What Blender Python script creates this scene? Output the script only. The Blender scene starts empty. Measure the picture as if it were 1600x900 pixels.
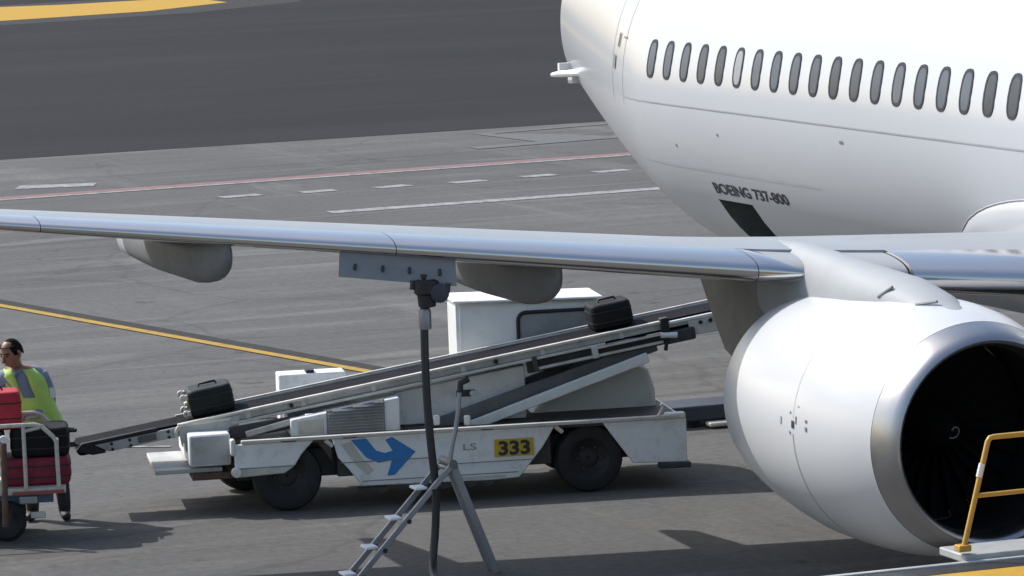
import bpy, bmesh, math, random
from mathutils import Vector, Matrix

random.seed(7)
R = math.radians
sc = bpy.context.scene
col = sc.collection

# ------------------------------------------------------------------ camera
# world frame: X runs aft along the aircraft, Y to its starboard side, Z up; ground at z = 0
cam_d = bpy.data.cameras.new('camera')
cam = bpy.data.objects.new('camera', cam_d)
col.objects.link(cam)
d = Vector((0.93647422, -0.33341777, -0.10885135))
r = Vector((-0.33915295, -0.93993296, -0.0387468))
u = Vector((0.0893941, -0.07320263, 0.99330261))
m = Matrix((r, u, -d)).transposed().to_4x4()
m.translation = Vector((-13.452, 19.513, 6.514))
cam.matrix_world = m
cam_d.sensor_width = 36.0
cam_d.lens = 6619.0 / 1600.0 * 36.0
cam_d.clip_start = 0.5
cam_d.clip_end = 4000
sc.camera = cam

# ------------------------------------------------------------------ light
SUN = Vector((0.80, 0.60, 1.0)).normalized()
world = bpy.data.worlds.new('World')
sc.world = world
world.use_nodes = True
wn = world.node_tree
sky = wn.nodes.new('ShaderNodeTexSky')
sky.sky_type = 'NISHITA'
sky.sun_disc = False
sky.sun_elevation = math.asin(SUN.z)
sky.sun_rotation = math.atan2(SUN.x, SUN.y)
sky.air_density = 1.2
sky.dust_density = 2.6
sky.ozone_density = 1.5
wn.links.new(sky.outputs[0], wn.nodes['Background'].inputs[0])
wn.nodes['Background'].inputs[1].default_value = 0.12
sun_d = bpy.data.lights.new('sun', 'SUN')
sun_d.energy = 2.9
sun_d.angle = R(0.55)
sun_d.color = (1.0, 0.985, 0.965)
sun = bpy.data.objects.new('sun', sun_d)
sun.rotation_euler = (-SUN).to_track_quat('-Z', 'Y').to_euler()
sun.location = (0, 0, 60)
col.objects.link(sun)
sc.view_settings.view_transform = 'Standard'
sc.view_settings.look = 'None'
sc.view_settings.gamma = 1.0
sc.view_settings.use_curve_mapping = False
sc.view_settings.exposure = 0.62

# ------------------------------------------------------------------ materials
MATS = {}
def node(nt, t, **kw):
    n = nt.nodes.new(t)
    for k, v in kw.items():
        setattr(n, k, v)
    return n
def ramp(nt, fac, stops):
    n = nt.nodes.new('ShaderNodeValToRGB')
    e = n.color_ramp.elements
    while len(e) < len(stops):
        e.new(0.5)
    for i, (p, c) in enumerate(stops):
        e[i].position = p
        e[i].color = (c[0], c[1], c[2], 1) if hasattr(c, '__len__') else (c, c, c, 1)
    nt.links.new(fac, n.inputs[0])
    return n.outputs[0]
def noise(nt, scale, detail=4, rough=0.55, sc3=(1, 1, 1), rot=(0, 0, 0), dist=0.0):
    tc = nt.nodes.new('ShaderNodeTexCoord')
    mp = nt.nodes.new('ShaderNodeMapping')
    mp.inputs['Scale'].default_value = sc3
    mp.inputs['Rotation'].default_value = rot
    nt.links.new(tc.outputs['Object'], mp.inputs[0])
    n = nt.nodes.new('ShaderNodeTexNoise')
    n.inputs['Scale'].default_value = scale
    n.inputs['Detail'].default_value = detail
    n.inputs['Roughness'].default_value = rough
    n.inputs['Distortion'].default_value = dist
    nt.links.new(mp.outputs[0], n.inputs['Vector'])
    return n.outputs['Fac']
def mixc(nt, fac, a, b, mode='MIX'):
    n = nt.nodes.new('ShaderNodeMix')
    n.data_type = 'RGBA'
    n.blend_type = mode
    for s, v in ((0, fac), (6, a), (7, b)):
        if isinstance(v, bpy.types.NodeSocket):
            nt.links.new(v, n.inputs[s])
        elif isinstance(v, (int, float)):
            n.inputs[s].default_value = v if s == 0 else (v, v, v, 1)
        else:
            n.inputs[s].default_value = (v[0], v[1], v[2], 1)
    return n.outputs[2]
def mat(name, c, rough=0.5, metal=0.0, var=0.12, vscale=3.0, dirt=0.0, dirtc=(0.08, 0.07, 0.06), coat=0.0, bump=0.0, bscale=60, vsc3=(1, 1, 1), spec=0.5, rvar=0.25):
    """painted / plastic / metal surface with uneven tone and optional grime"""
    mt = bpy.data.materials.new(name)
    mt.use_nodes = True
    nt = mt.node_tree
    b = nt.nodes['Principled BSDF']
    lo = tuple(max(0, x * (1 - var)) for x in c)
    hi = tuple(min(1, x * (1 + var)) for x in c)
    cc = ramp(nt, noise(nt, vscale, 5, 0.6, vsc3), [(0.3, lo), (0.7, hi)])
    if dirt > 0:
        f = ramp(nt, noise(nt, vscale * 2.3, 8, 0.7, vsc3), [(0.5, 0.0), (0.75, dirt)])
        cc = mixc(nt, f, cc, dirtc)
    nt.links.new(cc, b.inputs['Base Color'])
    rr = nt.nodes.new('ShaderNodeMapRange')
    nt.links.new(noise(nt, vscale * 1.7, 4), rr.inputs[0])
    rr.inputs['To Min'].default_value = max(0.02, rough * (1 - rvar))
    rr.inputs['To Max'].default_value = min(1, rough * (1 + rvar))
    nt.links.new(rr.outputs[0], b.inputs['Roughness'])
    b.inputs['Metallic'].default_value = metal
    b.inputs['Coat Weight'].default_value = coat
    b.inputs['Specular IOR Level'].default_value = spec
    if bump > 0:
        bp = nt.nodes.new('ShaderNodeBump')
        bp.inputs['Strength'].default_value = bump
        bp.inputs['Distance'].default_value = 0.01
        nt.links.new(noise(nt, bscale, 4), bp.inputs['Height'])
        nt.links.new(bp.outputs[0], b.inputs['Normal'])
    MATS[name] = mt
    return mt

mat('white_skin', (0.525, 0.545, 0.57), 0.16, var=0.015, vscale=0.5, rvar=0.04)
mat('cowl_white', (0.59, 0.60, 0.61), 0.27, var=0.015, vscale=0.6, rvar=0.04)
mat('wing_grey', (0.30, 0.315, 0.33), 0.35, var=0.05, vscale=1.0, dirt=0.15, dirtc=(0.3, 0.3, 0.3))
mat('wing_under', (0.27, 0.275, 0.28), 0.5, var=0.06, vscale=1.0, dirt=0.25, dirtc=(0.12, 0.12, 0.11))
mat('silver', (0.62, 0.60, 0.58), 0.14, metal=1.0, var=0.03, vscale=1.5, vsc3=(0.3, 1, 3))
mat('lip_metal', (0.42, 0.42, 0.425), 0.33, metal=1.0, var=0.04, vscale=3)
mat('fairing_grey', (0.20, 0.207, 0.21), 0.6, spec=0.25, var=0.06, dirt=0.2)
mat('pale_grey', (0.50, 0.51, 0.52), 0.45, var=0.05, dirt=0.1)
mat('pylon_grey', (0.34, 0.355, 0.365), 0.6, spec=0.3, var=0.04, dirt=0.12, dirtc=(0.4, 0.4, 0.4))
mat('strut_grey', (0.15, 0.153, 0.15), 0.5, var=0.1, dirt=0.3)
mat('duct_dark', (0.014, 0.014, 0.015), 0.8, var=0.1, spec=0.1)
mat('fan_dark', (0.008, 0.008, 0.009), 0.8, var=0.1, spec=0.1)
mat('mark_black', (0.03, 0.032, 0.04), 0.5)
mat('mark_grey', (0.19, 0.20, 0.215), 0.5)
mat('mark_red', (0.35, 0.08, 0.06), 0.5)
mat('seam', (0.34, 0.35, 0.36), 0.5)
mat('seam_pale', (0.40, 0.41, 0.42), 0.5)
mat('seam_faint', (0.49, 0.503, 0.517), 0.3)
mat('win_frame_shade', (0.05, 0.053, 0.06), 0.7, spec=0.15)  # dark tone stands for the shade of a recessed window rim
mat('win_pane', (0.085, 0.10, 0.125), 0.35, var=0.25, vscale=0.9, spec=0.25)
mat('win_pane_dim', (0.05, 0.06, 0.075), 0.3, var=0.3, vscale=1.4, spec=0.25)
mat('win_pane_pale', (0.12, 0.135, 0.155), 0.4, var=0.2, vscale=1.4, spec=0.25)
mat('win_blind', (0.30, 0.31, 0.32), 0.4, var=0.1, spec=0.2)
mat('hold_dark', (0.11, 0.12, 0.115), 0.7, var=0.3)
mat('hold_liner', (0.34, 0.36, 0.32), 0.6, var=0.3, vscale=4)
mat('panel_blue', (0.20, 0.205, 0.215), 0.45, var=0.08, dirt=0.15)
mat('rubber', (0.018, 0.018, 0.019), 0.75, var=0.25, vscale=8, dirt=0.3, dirtc=(0.05, 0.048, 0.045))
mat('rim', (0.018, 0.018, 0.018), 0.6, var=0.2, dirt=0.3)
mat('black', (0.015, 0.015, 0.016), 0.55, var=0.2)
mat('belt', (0.012, 0.012, 0.015), 0.9, spec=0.08, var=0.25, vscale=6, bump=0.4, bscale=120)
mat('ldr_white', (0.86, 0.87, 0.87), 0.4, var=0.05, vscale=2.5, dirt=0.40, dirtc=(0.3, 0.25, 0.2))
mat('ldr_cream', (0.60, 0.58, 0.52), 0.45, var=0.08, vscale=3, dirt=0.5, dirtc=(0.22, 0.16, 0.11))
mat('ldr_grey', (0.46, 0.46, 0.44), 0.5, var=0.08, vscale=3, dirt=0.5, dirtc=(0.16, 0.13, 0.1))
mat('ldr_hood', (0.78, 0.80, 0.77), 0.35, var=0.04, vscale=2, dirt=0.25, dirtc=(0.35, 0.33, 0.3))
mat('ldr_dark', (0.05, 0.05, 0.05), 0.6, var=0.3, vscale=5, dirt=0.4, dirtc=(0.1, 0.07, 0.05))
mat('ldr_arm', (0.13, 0.135, 0.14), 0.5, var=0.2, vscale=4, dirt=0.3)
mat('louvre', (0.34, 0.34, 0.32), 0.5, var=0.1, dirt=0.4)
mat('rust', (0.13, 0.075, 0.05), 0.8, var=0.3, vscale=10)
mat('logo_blue', (0.03, 0.22, 0.58), 0.4, var=0.06, dirt=0.1)
mat('plate_yellow', (0.62, 0.42, 0.03), 0.45, var=0.08)
mat('glass_dark', (0.30, 0.31, 0.31), 0.3, var=0.2)
mat('suit_black', (0.009, 0.0095, 0.0105), 0.7, spec=0.25, var=0.25, vscale=12, bump=0.3, bscale=200)
mat('suit_green', (0.011, 0.016, 0.017), 0.6, spec=0.3, var=0.25, vscale=10, bump=0.3, bscale=200)
mat('suit_red', (0.45, 0.02, 0.035), 0.6, var=0.15, vscale=8, bump=0.3, bscale=150)
mat('suit_maroon', (0.20, 0.012, 0.03), 0.65, var=0.2, vscale=8, bump=0.3, bscale=150)
mat('suit_navy', (0.03, 0.04, 0.06), 0.65, var=0.2, vscale=8)
mat('cart_cream', (0.58, 0.55, 0.48), 0.45, var=0.08, vscale=8, dirt=0.5, dirtc=(0.2, 0.15, 0.1))
mat('cart_blue', (0.10, 0.14, 0.25), 0.5, var=0.2)
mat('alu', (0.30, 0.30, 0.31), 0.45, metal=0.5, var=0.1, vscale=6)
mat('alu_pale', (0.75, 0.75, 0.74), 0.45, var=0.08)
mat('hose_black', (0.022, 0.022, 0.024), 0.5, var=0.2, vscale=8)
mat('deck_yellow', (0.50, 0.29, 0.03), 0.45, var=0.08, vscale=4, dirt=0.3)
mat('rail_yellow', (0.50, 0.28, 0.04), 0.42, var=0.1, vscale=8, dirt=0.3, dirtc=(0.35, 0.3, 0.2))
mat('deck_pale', (0.38, 0.39, 0.385), 0.4, var=0.06, vscale=3, dirt=0.3)
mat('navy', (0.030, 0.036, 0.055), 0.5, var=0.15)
mat('skin', (0.28, 0.15, 0.10), 0.5, var=0.08, vscale=15)
mat('hair', (0.012, 0.009, 0.008), 0.85, var=0.3, vscale=60, spec=0.1, bump=0.6, bscale=120)
mat('shirt', (0.20, 0.25, 0.34), 0.8, var=0.12, vscale=12, bump=0.5, bscale=25)
mat('vest', (0.44, 0.66, 0.14), 0.7, var=0.08, vscale=10, bump=0.4, bscale=20)
mat('reflective', (0.72, 0.74, 0.66), 0.35, var=0.05)
mat('trousers', (0.035, 0.037, 0.045), 0.85, var=0.2, vscale=12, bump=0.5, bscale=20)
mat('boot', (0.02, 0.018, 0.017), 0.6)

def ground_mat(name, lo, hi, streak, spots=True):
    mt = bpy.data.materials.new(name)
    mt.use_nodes = True
    nt = mt.node_tree
    b = nt.nodes['Principled BSDF']
    c = ramp(nt, noise(nt, 0.12, 6, 0.6), [(0.32, lo), (0.68, hi)])
    # tyre-polished and worn streaks in the traffic directions
    for scl, s3, rot, p0, p1, colr, amt in streak:
        f = ramp(nt, noise(nt, scl, 7, 0.62, s3, (0, 0, rot), 0.6), [(p0, 0.0), (p1, amt)])
        c = mixc(nt, f, c, colr)
    fine = ramp(nt, noise(nt, 9.0, 8, 0.75), [(0.25, 0.72), (0.8, 1.28)])
    c = mixc(nt, 1.0, c, fine, 'MULTIPLY')
    if spots:
        f = ramp(nt, noise(nt, 1.7, 3, 0.5), [(0.66, 0.0), (0.76, 0.5)])
        c = mixc(nt, f, c, (0.032, 0.032, 0.032))
        f = ramp(nt, noise(nt, 3.1, 6, 0.7, (1.0, 0.3, 1), (0, 0, 0.2)), [(0.64, 0.0), (0.70, 0.55)])
        c = mixc(nt, f, c, (0.145, 0.143, 0.139))
        # sealed cracks wandering over the slab
        tc = nt.nodes.new('ShaderNodeTexCoord')
        wob = nt.nodes.new('ShaderNodeTexNoise'); wob.inputs['Scale'].default_value = 0.5; wob.inputs['Detail'].default_value = 4
        nt.links.new(tc.outputs['Object'], wob.inputs['Vector'])
        vm = nt.nodes.new('ShaderNodeVectorMath'); vm.operation = 'MULTIPLY_ADD'
        nt.links.new(wob.outputs['Color'], vm.inputs[0]); vm.inputs[1].default_value = (1.6, 1.6, 0)
        nt.links.new(tc.outputs['Object'], vm.inputs[2])
        vo_ = nt.nodes.new('ShaderNodeTexVoronoi'); vo_.feature = 'DISTANCE_TO_EDGE'; vo_.inputs['Scale'].default_value = 0.16
        nt.links.new(vm.outputs[0], vo_.inputs['Vector'])
        f = ramp(nt, vo_.outputs['Distance'], [(0.004, 0.22), (0.010, 0.0)])
        c = mixc(nt, f, c, (0.035, 0.035, 0.037))
    nt.links.new(c, b.inputs['Base Color'])
    b.inputs['Roughness'].default_value = 0.9
    b.inputs['Specular IOR Level'].default_value = 0.12
    bp = nt.nodes.new('ShaderNodeBump')
    bp.inputs['Strength'].default_value = 0.35
    bp.inputs['Distance'].default_value = 0.02
    nt.links.new(noise(nt, 25, 6, 0.7), bp.inputs['Height'])
    nt.links.new(bp.outputs[0], b.inputs['Normal'])
    MATS[name] = mt
G = (0.1122, 0.1109, 0.1070)
ground_mat('apron', (0.0931, 0.0919, 0.0899), (0.1246, 0.1224, 0.1175), [
    (0.9, (1.0, 0.10, 1), 0.12, 0.52, 0.72, (0.1788, 0.1754, 0.1670), 0.6),
    (0.7, (0.12, 1.0, 1), 0.9, 0.56, 0.72, (0.1828, 0.1794, 0.1702), 0.55),
    (1.6, (1.0, 0.05, 1), -0.15, 0.56, 0.70, (0.0582, 0.0579, 0.0583), 0.45),
    (0.5, (1.0, 0.22, 1), 0.35, 0.58, 0.66, (0.1954, 0.1919, 0.1816), 0.5)])
ground_mat('taxiway', (0.0187, 0.0194, 0.0209), (0.0245, 0.0245, 0.0266), [
    (0.25, (1.0, 0.06, 1), 0.03, 0.50, 0.72, (0.0310, 0.0310, 0.0324), 0.7),
    (0.4, (1.0, 0.04, 1), -0.05, 0.55, 0.7, (0.0144, 0.0144, 0.0166), 0.6)], spots=False)

def worn_paint(name, c, keep=0.5):
    mt = bpy.data.materials.new(name)
    mt.use_nodes = True
    nt = mt.node_tree
    b = nt.nodes['Principled BSDF']
    f = ramp(nt, noise(nt, 5.0, 8, 0.75), [(keep - 0.12, 0.0), (keep + 0.12, 1.0)])
    nt.links.new(mixc(nt, f, c, G), b.inputs['Base Color'])
    b.inputs['Roughness'].default_value = 0.8
    b.inputs['Specular IOR Level'].default_value = 0.15
    MATS[name] = mt
worn_paint('paint_white', (0.3256, 0.3219, 0.3182), 0.55)
worn_paint('paint_faint', (0.1406, 0.1406, 0.1384), 0.55)
worn_paint('paint_red', (0.2516, 0.1406, 0.1332), 0.60)
worn_paint('paint_yellow', (0.3848, 0.2442, 0.0444), 0.62)
worn_paint('paint_yellow_bright', (0.4440, 0.2664, 0.0370), 0.66)
worn_paint('paint_dark', (0.0333, 0.0311, 0.0296), 0.66)

# ------------------------------------------------------------------ mesh helpers
class MB:
    def __init__(s):
        s.v = []; s.f = []; s.mi = []
    def add(s, vs, fs, mi=0):
        o = len(s.v)
        s.v += [tuple(q) for q in vs]
        s.f += [tuple(i + o for i in q) for q in fs]
        s.mi += [mi] * len(fs)
        return s
    def box(s, x0, x1, y0, y1, z0, z1, mi=0):
        vs = [(x0, y0, z0), (x1, y0, z0), (x1, y1, z0), (x0, y1, z0), (x0, y0, z1), (x1, y0, z1), (x1, y1, z1), (x0, y1, z1)]
        return s.add(vs, [(0, 3, 2, 1), (4, 5, 6, 7), (0, 1, 5, 4), (1, 2, 6, 5), (2, 3, 7, 6), (3, 0, 4, 7)], mi)
    def prism(s, pts, y0, y1, mi=0):
        """polygon in (x, z) pushed along y"""
        n = len(pts)
        ar = sum(pts[i][0] * pts[(i + 1) % n][1] - pts[(i + 1) % n][0] * pts[i][1] for i in range(n))
        if ar < 0:
            pts = pts[::-1]
        vs = [(p[0], y0, p[1]) for p in pts] + [(p[0], y1, p[1]) for p in pts]
        fs = [tuple(range(n)), tuple(range(2 * n - 1, n - 1, -1))]
        fs += [(i, i + n, (i + 1) % n + n, (i + 1) % n) for i in range(n)]
        return s.add(vs, fs, mi)
    def tube(s, pts, rad, n=10, cap=True, mi=0):
        pts = [Vector(p) for p in pts]
        rads = rad if hasattr(rad, '__len__') else [rad] * len(pts)
        rings = []
        prev = None
        for i, p in enumerate(pts):
            t = (pts[min(i + 1, len(pts) - 1)] - pts[max(i - 1, 0)]).normalized()
            if prev is None:
                a = t.cross(Vector((0, 0, 1)))
                if a.length < 1e-3:
                    a = t.cross(Vector((1, 0, 0)))
                a.normalize()
            else:
                a = (prev - t * prev.dot(t)).normalized()
            prev = a
            b = t.cross(a)
            rings.append([p + (a * math.cos(2 * math.pi * k / n) + b * math.sin(2 * math.pi * k / n)) * rads[i] for k in range(n)])
        return s.loft(rings, cap, mi)
    def loft(s, rings, cap=True, mi=0, close=True):
        n = len(rings[0])
        vs = [q for rg in rings for q in rg]
        fs = []
        for i in range(len(rings) - 1):
            for k in range(n if close else n - 1):
                k2 = (k + 1) % n
                fs.append((i * n + k, i * n + k2, (i + 1) * n + k2, (i + 1) * n + k))
        if cap:
            fs.append(tuple(range(n - 1, -1, -1)))
            fs.append(tuple((len(rings) - 1) * n + k for k in range(n)))
        return s.add(vs, fs, mi)
    def lathe(s, prof, c, axis='x', n=48, cap=False, mi=0, squash=None):
        """profile of (along, radius) round an axis through c"""
        rings = []
        for a, rad in prof:
            rg = []
            for k in range(n):
                t = 2 * math.pi * k / n
                p, q = rad * math.cos(t), rad * math.sin(t)
                if axis == 'x':
                    rg.append((c[0] + a, c[1] + p, c[2] + q))
                elif axis == 'y':
                    rg.append((c[0] + p, c[1] + a, c[2] + q))
                else:
                    rg.append((c[0] + p, c[1] + q, c[2] + a))
            rings.append(rg)
        return s.loft(rings, cap, mi)
    def build(s, name, mats, parent=None, smooth=None, bevel=0.0, loc=None, seg=2):
        me = bpy.data.meshes.new(name)
        me.from_pydata(s.v, [], s.f)
        me.validate()
        if isinstance(mats, str):
            mats = [mats]
        for q in mats:
            me.materials.append(MATS[q])
        for p, i in zip(me.polygons, s.mi):
            p.material_index = i
        bm = bmesh.new()
        bm.from_mesh(me)
        bmesh.ops.recalc_face_normals(bm, faces=bm.faces)
        bm.to_mesh(me)
        bm.free()
        if smooth is not None:
            me.shade_smooth()
            me.set_sharp_from_angle(angle=R(smooth))
        o = bpy.data.objects.new(name, me)
        col.objects.link(o)
        if bevel > 0:
            bv = o.modifiers.new('bevel', 'BEVEL')
            bv.width = bevel
            bv.segments = seg
            bv.limit_method = 'ANGLE'
            bv.angle_limit = R(40)
            me.shade_smooth()
            me.set_sharp_from_angle(angle=R(35))
        if parent is not None:
            o.parent = parent
        if loc is not None:
            o.location = loc
        return o
def copy_piece(o, parent, loc=None, rot=None):
    c = o.copy()
    col.objects.link(c)
    c.parent = parent
    if loc is not None:
        c.location = loc
    if rot is not None:
        c.rotation_euler = rot
    return c
def empty(name, loc, rz=0.0, label=None, cat=None, group=None, rot=None):
    o = bpy.data.objects.new(name, None)
    col.objects.link(o)
    o.location = loc
    o.rotation_euler = rot if rot else (0, 0, rz)
    o.empty_display_size = 0.3
    if label:
        o['label'] = label; o['category'] = cat
    if group:
        o['group'] = group
    return o
def arc(c, rad, a0, a1, n=6):
    return [(c[0] + rad * math.cos(a0 + (a1 - a0) * i / n), c[1] + rad * math.sin(a0 + (a1 - a0) * i / n)) for i in range(n + 1)]
def text_mesh(body, size, bold=0.0):
    cu = bpy.data.curves.new('lettering', 'FONT')
    cu.body = body
    cu.size = size
    cu.offset = bold
    cu.fill_mode = 'FRONT'
    cu.resolution_u = 4
    o = bpy.data.objects.new('lettering', cu)
    col.objects.link(o)
    bpy.context.view_layer.update()
    dg = bpy.context.evaluated_depsgraph_get()
    me = o.evaluated_get(dg).to_mesh()
    vs = [tuple(q.co) for q in me.vertices]
    fs = [tuple(p.vertices) for p in me.polygons]
    bpy.data.objects.remove(o)
    x0 = min(q[0] for q in vs); x1 = max(q[0] for q in vs)
    return [(q[0] - x0, q[1], q[2]) for q in vs], fs, x1 - x0

def letters(tv, tf, fn, m, parent, loc=None):
    """one part for each character"""
    par = list(range(len(tv)))
    def find(i):
        while par[i] != i:
            par[i] = par[par[i]]; i = par[i]
        return i
    for f in tf:
        for j in f[1:]:
            par[find(j)] = find(f[0])
    groups = {}
    for f in tf:
        groups.setdefault(find(f[0]), []).append(f)
    for g in groups.values():
        idx = sorted({i for f in g for i in f})
        mp = {i: k for k, i in enumerate(idx)}
        MB().add([fn(tv[i]) for i in idx], [tuple(mp[i] for i in f) for f in g]).build('letter', m, parent, loc=loc)

# ------------------------------------------------------------------ the ground
def structure(o):
    o['kind'] = 'structure'
    return o
apron = structure(MB().add([(-600, -1200, 0), (1800, -1200, 0), (1800, 1200, 0), (-600, 1200, 0)], [(0, 1, 2, 3)]).build('apron', 'apron'))
taxi = structure(MB().add([(73.1, 60, 0.004), (72.5, -25, 0.004), (72.2, -500, 0.004), (1500, -900, 0.004), (1500, 900, 0.004), (74, 300, 0.004)], [(0, 1, 2, 3, 4, 5)]).build('taxiway', 'taxiway'))
def paint(name, pts, m, z=0.008, parent=apron):
    return MB().add([(p[0], p[1], z) for p in pts], [tuple(range(len(pts)))]).build(name, m, parent)
def pline(name, p, q, w, m, z=0.008, parent=apron):
    p = Vector(p); q = Vector(q)
    n = (q - p).normalized()
    n = Vector((-n.y, n.x)) * w / 2
    return paint(name, [p - n, q - n, q + n, p + n], m, z, parent)
pline('painted_line', (63.05, 6), (64.45, -25), 0.42, 'paint_red')
pline('painted_line', (62.68, 6), (64.08, -25), 0.26, 'paint_white')
pline('painted_line', (55.86, -1.9), (56.4, -25), 0.48, 'paint_white')
for i, (p, q) in enumerate((((60.2, -1.20), (60.3, -1.95)), ((60.1, -2.68), (60.2, -3.35)), ((60.0, -4.08), (60.15, -4.76)), ((59.95, -5.52), (60.05, -6.2)),
                            ((60.2, -6.98), (60.25, -7.66)), ((60.1, -8.4), (60.2, -9.1)), ((60.2, -9.9), (60.25, -10.6)))):
    pline('painted_dash', p, q, 0.42, 'paint_white')
pline('painted_line', (65.4, 1.35), (64.9, -0.05), 0.75, 'paint_white')
paint('painted_mark', [(71.5, -9.9), (69.6, -11.4), (67.4, -12.3), (68.2, -10.2)], 'paint_faint', 0.009)
paint('painted_mark', [(67.9, -8.6), (67.2, -8.6), (67.9, -12.6), (68.5, -12.6)], 'paint_faint', 0.011)
paint('painted_mark', [(71.4, -10.0), (71.0, -10.0), (71.6, -13.2), (72.0, -13.2)], 'paint_faint', 0.010)
pline('painted_line', (58, 9.0), (33.2, 3.78), 0.16, 'paint_yellow', 0.012)
pline('painted_line', (58.2, 8.90), (33.4, 3.68), 0.42, 'paint_dark', 0.008)
pline('painted_line', (30.9, 8.85), (30.3, 7.9), 0.09, 'paint_white')
pline('painted_line', (40.2, 8.6), (30.5, 9.4), 0.07, 'paint_faint')
yl = [(160, -4), (152.5, -13.5), (149, -18), (146.5, -22), (147.5, -25.5)]
def ribbon(name, pts, ws, m, z, parent):
    L = []; Rr = []
    for i, p in enumerate(pts):
        p = Vector(p)
        t = (Vector(pts[min(i + 1, len(pts) - 1)]) - Vector(pts[max(i - 1, 0)])).normalized()
        n = Vector((-t.y, t.x)) * ws[i] / 2
        L.append(p + n); Rr.append(p - n)
    return paint(name, L + Rr[::-1], m, z, parent)
ycl = [(150, 10), (149, -4), (148.2, -10), (147.4, -16), (147.8, -20), (149.5, -23.5), (153, -26.2)]
ribbon('painted_line', ycl, [24, 24, 24, 21, 19, 15, 9], 'paint_dark', 0.008, taxi)
ribbon('painted_line', ycl, [17, 17, 16, 14, 12, 8, 0.5], 'paint_yellow_bright', 0.014, taxi)

# ------------------------------------------------------------------ the airliner
AL = Vector((20.0, 0.0, 0.0))
plane = empty('airliner', AL, label='white twin-engine airliner with silver wing edge parked on the apron', cat='airliner')
NEG = -AL
def part(mb, name, mats, parent=None, **kw):
    """coordinates are given in the world; the thing's own origin is at its base"""
    if parent is None:
        return mb.build(name, mats, plane, loc=NEG, **kw)
    return mb.build(name, mats, parent, **kw)

def fsec(s):
    soft = lambda q, e: max(0.0, (q + math.sqrt(q * q + e * e)) / 2 - 0.002)
    t = min(1, soft((s - 31.03) / 7.27, 0.05)); zb = 1.35 + (3.174 - 1.35) * t ** 1.246
    t = min(1, soft((s - 31.635) / 6.665, 0.06)); w = 1.88 + (0.274 - 1.88) * t ** 1.108
    zt = 5.33 - 0.75 * min(1, max(0, (s - 33) / 5.3)) ** 1.5
    mm = min(1, max(0, (s - 27) / 11.3))
    zc = 3.42 * (1 - mm) + mm * (zb + zt) / 2
    if s < 7.5:            # nose
        k = math.sqrt(max(0.0, 1 - ((7.5 - s) / 6.0) ** 2))
        w *= k
        zn = 3.0
        zc = zn + (zc - zn) * k; zb = zn + (zb - zn) * k; zt = zn + (zt - zn) * k ** 1.3
    return zb, w, zt, zc
def fy(s, z):
    zb, w, zt, zc = fsec(s)
    q = (z - zc) / (zt - zc) if z > zc else (zc - z) / (zc - zb)
    return w * math.sqrt(max(0.0, 1 - q * q))
DOOR = (29.02, 29.98, 1.72, 2.28)       # aft hold opening: s0 s1 z0 z1
def fang(s, z):
    zb, w, zt, zc = fsec(s)
    return math.asin((zc - z) / (zc - zb))
stations = [1.5, 1.52, 1.6, 1.8, 2.1, 2.5, 3, 3.6, 4.3, 5, 5.8, 6.6, 7.5, 10, 14, 18, 22, 26, 27.6, 28.3, DOOR[0], 29.5, DOOR[1], 30.3, 30.6, 30.9, 31.2, 31.5, 31.8, 32.1, 32.4, 32.7, 33.0, 33.4, 33.8, 34.3, 34.9, 35.5, 36.1, 36.7, 37.3, 37.8, 38.3]
a0 = fang(29.5, DOOR[2]); a1 = fang(29.5, DOOR[3])
angs = []
for i in range(72):
    angs.append(-math.pi + 2 * math.pi * i / 72)
angs = [a for a in angs if min(abs(a - a0), abs(a - a1)) > 0.05] + [a0, a1]
angs.sort()
mb = MB()
rings = []
for s in stations:
    zb, w, zt, zc = fsec(s)
    # angle measured downwards from the starboard horizontal
    rings.append([(s, w * math.cos(a), zc - (zc - zb) * math.sin(a) if math.sin(a) > 0 else zc - (zt - zc) * math.sin(a)) for a in angs])
n = len(angs)
vs = [q for rg in rings for q in rg]
fs = []
for i in range(len(stations) - 1):
    for k in range(n):
        k2 = (k + 1) % n
        am = (angs[k] + angs[k2]) / 2
        if DOOR[0] - 0.01 < stations[i] and stations[i + 1] < DOOR[1] + 0.01 and a1 - 0.01 < am < a0 + 0.01 and k2:
            continue
        fs.append((i * n + k, i * n + k2, (i + 1) * n + k2, (i + 1) * n + k))
fs.append(tuple((len(stations) - 1) * n + k for k in range(n)))
mb.add(vs, fs)
fus = part(mb, 'fuselage', 'white_skin', smooth=40)
# cargo hold behind the opening
hold = MB()
edge = [(DOOR[0], DOOR[2] + (DOOR[3] - DOOR[2]) * i / 6) for i in range(7)] + [(DOOR[1], DOOR[3] - (DOOR[3] - DOOR[2]) * i / 6) for i in range(7)]
rim_ = [(q[0], fy(*q) - 0.002, q[1]) for q in edge]
hold.loft([rim_, [(q[0], q[1] - 0.5, q[2] + 0.06) for q in rim_]], False)
hold.add([(q[0], q[1] - 0.5, q[2] + 0.06) for q in rim_], [tuple(range(len(rim_)))])
part(hold, 'cargo_hold', 'hold_dark')
jam = MB()
jam.loft([[(DOOR[1] - 0.30 - dx, fy(DOOR[1], z) - 0.25, z) for dx, z in ((0, 1.8), (0.22, 1.8), (0.12, 2.2), (0, 2.2))], [(DOOR[1] - 0.30 - dx, fy(DOOR[1], z) - 0.32, z) for dx, z in ((0, 1.8), (0.22, 1.8), (0.12, 2.2), (0, 2.2))]], True)
part(jam, 'hold_net', 'hold_liner')
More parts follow.
